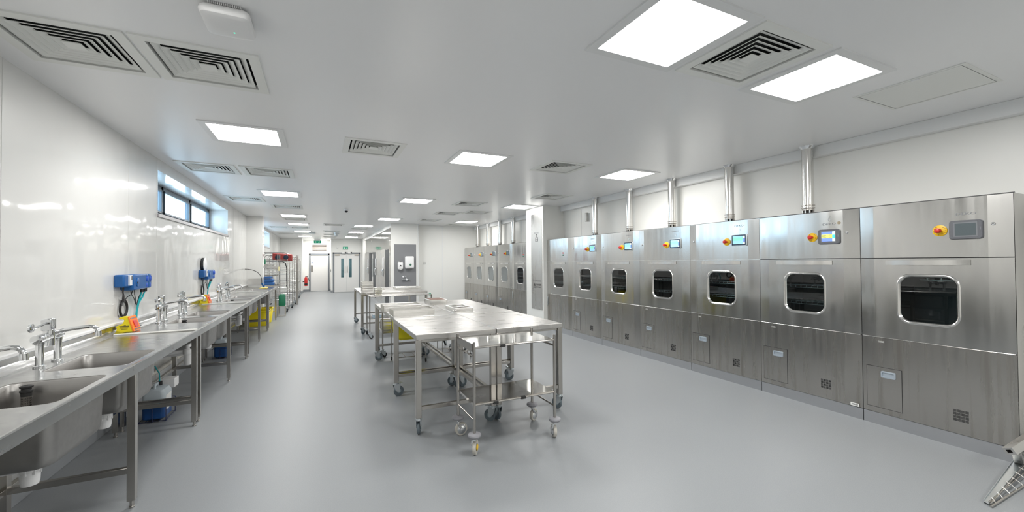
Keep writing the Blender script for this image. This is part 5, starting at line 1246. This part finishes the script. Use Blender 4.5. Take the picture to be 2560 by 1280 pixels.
# steel splashback and worktop behind the last bench
t = thing('steel_splashback', (-1.5, 13.84, 1.0), 'low stainless splashback on the pilaster at the bench end', 'splashback')
MB().box(-1.86, 13.835, 1.035, -1.50, 13.855, 1.22).build('sheet', M_steel, t, bevel=0.002)

# ------------------------------------------------------------------ loading rack lying at the lower right
t = thing('loading_frame', (4.3, 1.15, 0), 'stainless wire loading frame lying on the floor at the lower right corner', 'loading frame')
mb = MB(); mb.prism([(4.053, 1.149), (5.43, 1.298), (5.43, 1.236), (4.035, 1.122)], lambda u, v, w: (u, v, w+0.02*(u-4.0)), 0.010, 0.014)
mb.prism([(4.053, 1.149), (5.43, 1.298), (5.43, 1.301), (4.053, 1.152)], lambda u, v, w: (u, v, w+0.02*(u-4.0)), 0.002, 0.024)
mb.build('side_plate', M_zinc, t, bevel=0.001)
mb = MB(); mb.cyl((4.02, 1.108, 0.008), (5.35, 1.10, 0.008), 0.007, 10); mb.build('outer_rail', M_tube, t)
mb = MB(); mb.cyl((4.04, 1.115, 0.018), (5.35, 1.215, 0.05), 0.005, 8); mb.build('inner_rail', M_tube, t)
mb = MB(); mb.cyl((4.05, 1.125, 0.022), (5.35, 1.175, 0.03), 0.004, 8); mb.build('middle_rail', M_tube, t)
for k in range(10):
    s_ = 0.05+0.095*k; x = 4.03+1.3*s_
    MB().tube([(x, 1.108-0.006*s_, 0.014), (x+0.01, 1.116+0.05*s_, 0.026+0.01*s_), (x+0.02, 1.124+0.105*s_, 0.030+0.03*s_)], 0.003, 6).build('cross_wire', M_mesh, t)
# hollow box rail end
up = Vector((0, 0, 1)); mb = MB(); c0 = Vector((4.72, 1.20, 0.19)); c1 = c0+Vector((0.60, -0.10, 0.17)); d = (c1-c0).normalized(); sd = d.cross(up).normalized(); u2 = sd.cross(d)
ang = 0.45; sd, u2 = math.cos(ang)*sd+math.sin(ang)*u2, -math.sin(ang)*sd+math.cos(ang)*u2
o = [(-0.032, -0.026), (0.032, -0.026), (0.032, 0.026), (-0.032, 0.026)]; q = [(a*0.5, b*0.5) for a, b in o]
mb.loft([[c0+sd*a+u2*b for a, b in o], [c1+sd*a+u2*b for a, b in o], [c1+sd*a+u2*b for a, b in q], [c0+d*0.05+sd*a+u2*b for a, b in q], [c0+sd*a+u2*b for a, b in q], [c0+sd*a+u2*b for a, b in o]])
mb.build('box_rail', M_steel, t, smooth=20)
MB().add([c0+d*0.04+sd*a+u2*b for a, b in q], [(0, 1, 2, 3)]).build('rail_bore', M_black, t, smooth=0)
mb = MB(); mb.beam(c0+Vector((0.05, -0.02, -0.01)), Vector((5.0, 1.22, 0.03)), 0.05, 0.03); mb.build('strut', M_steel, t, bevel=0.002)
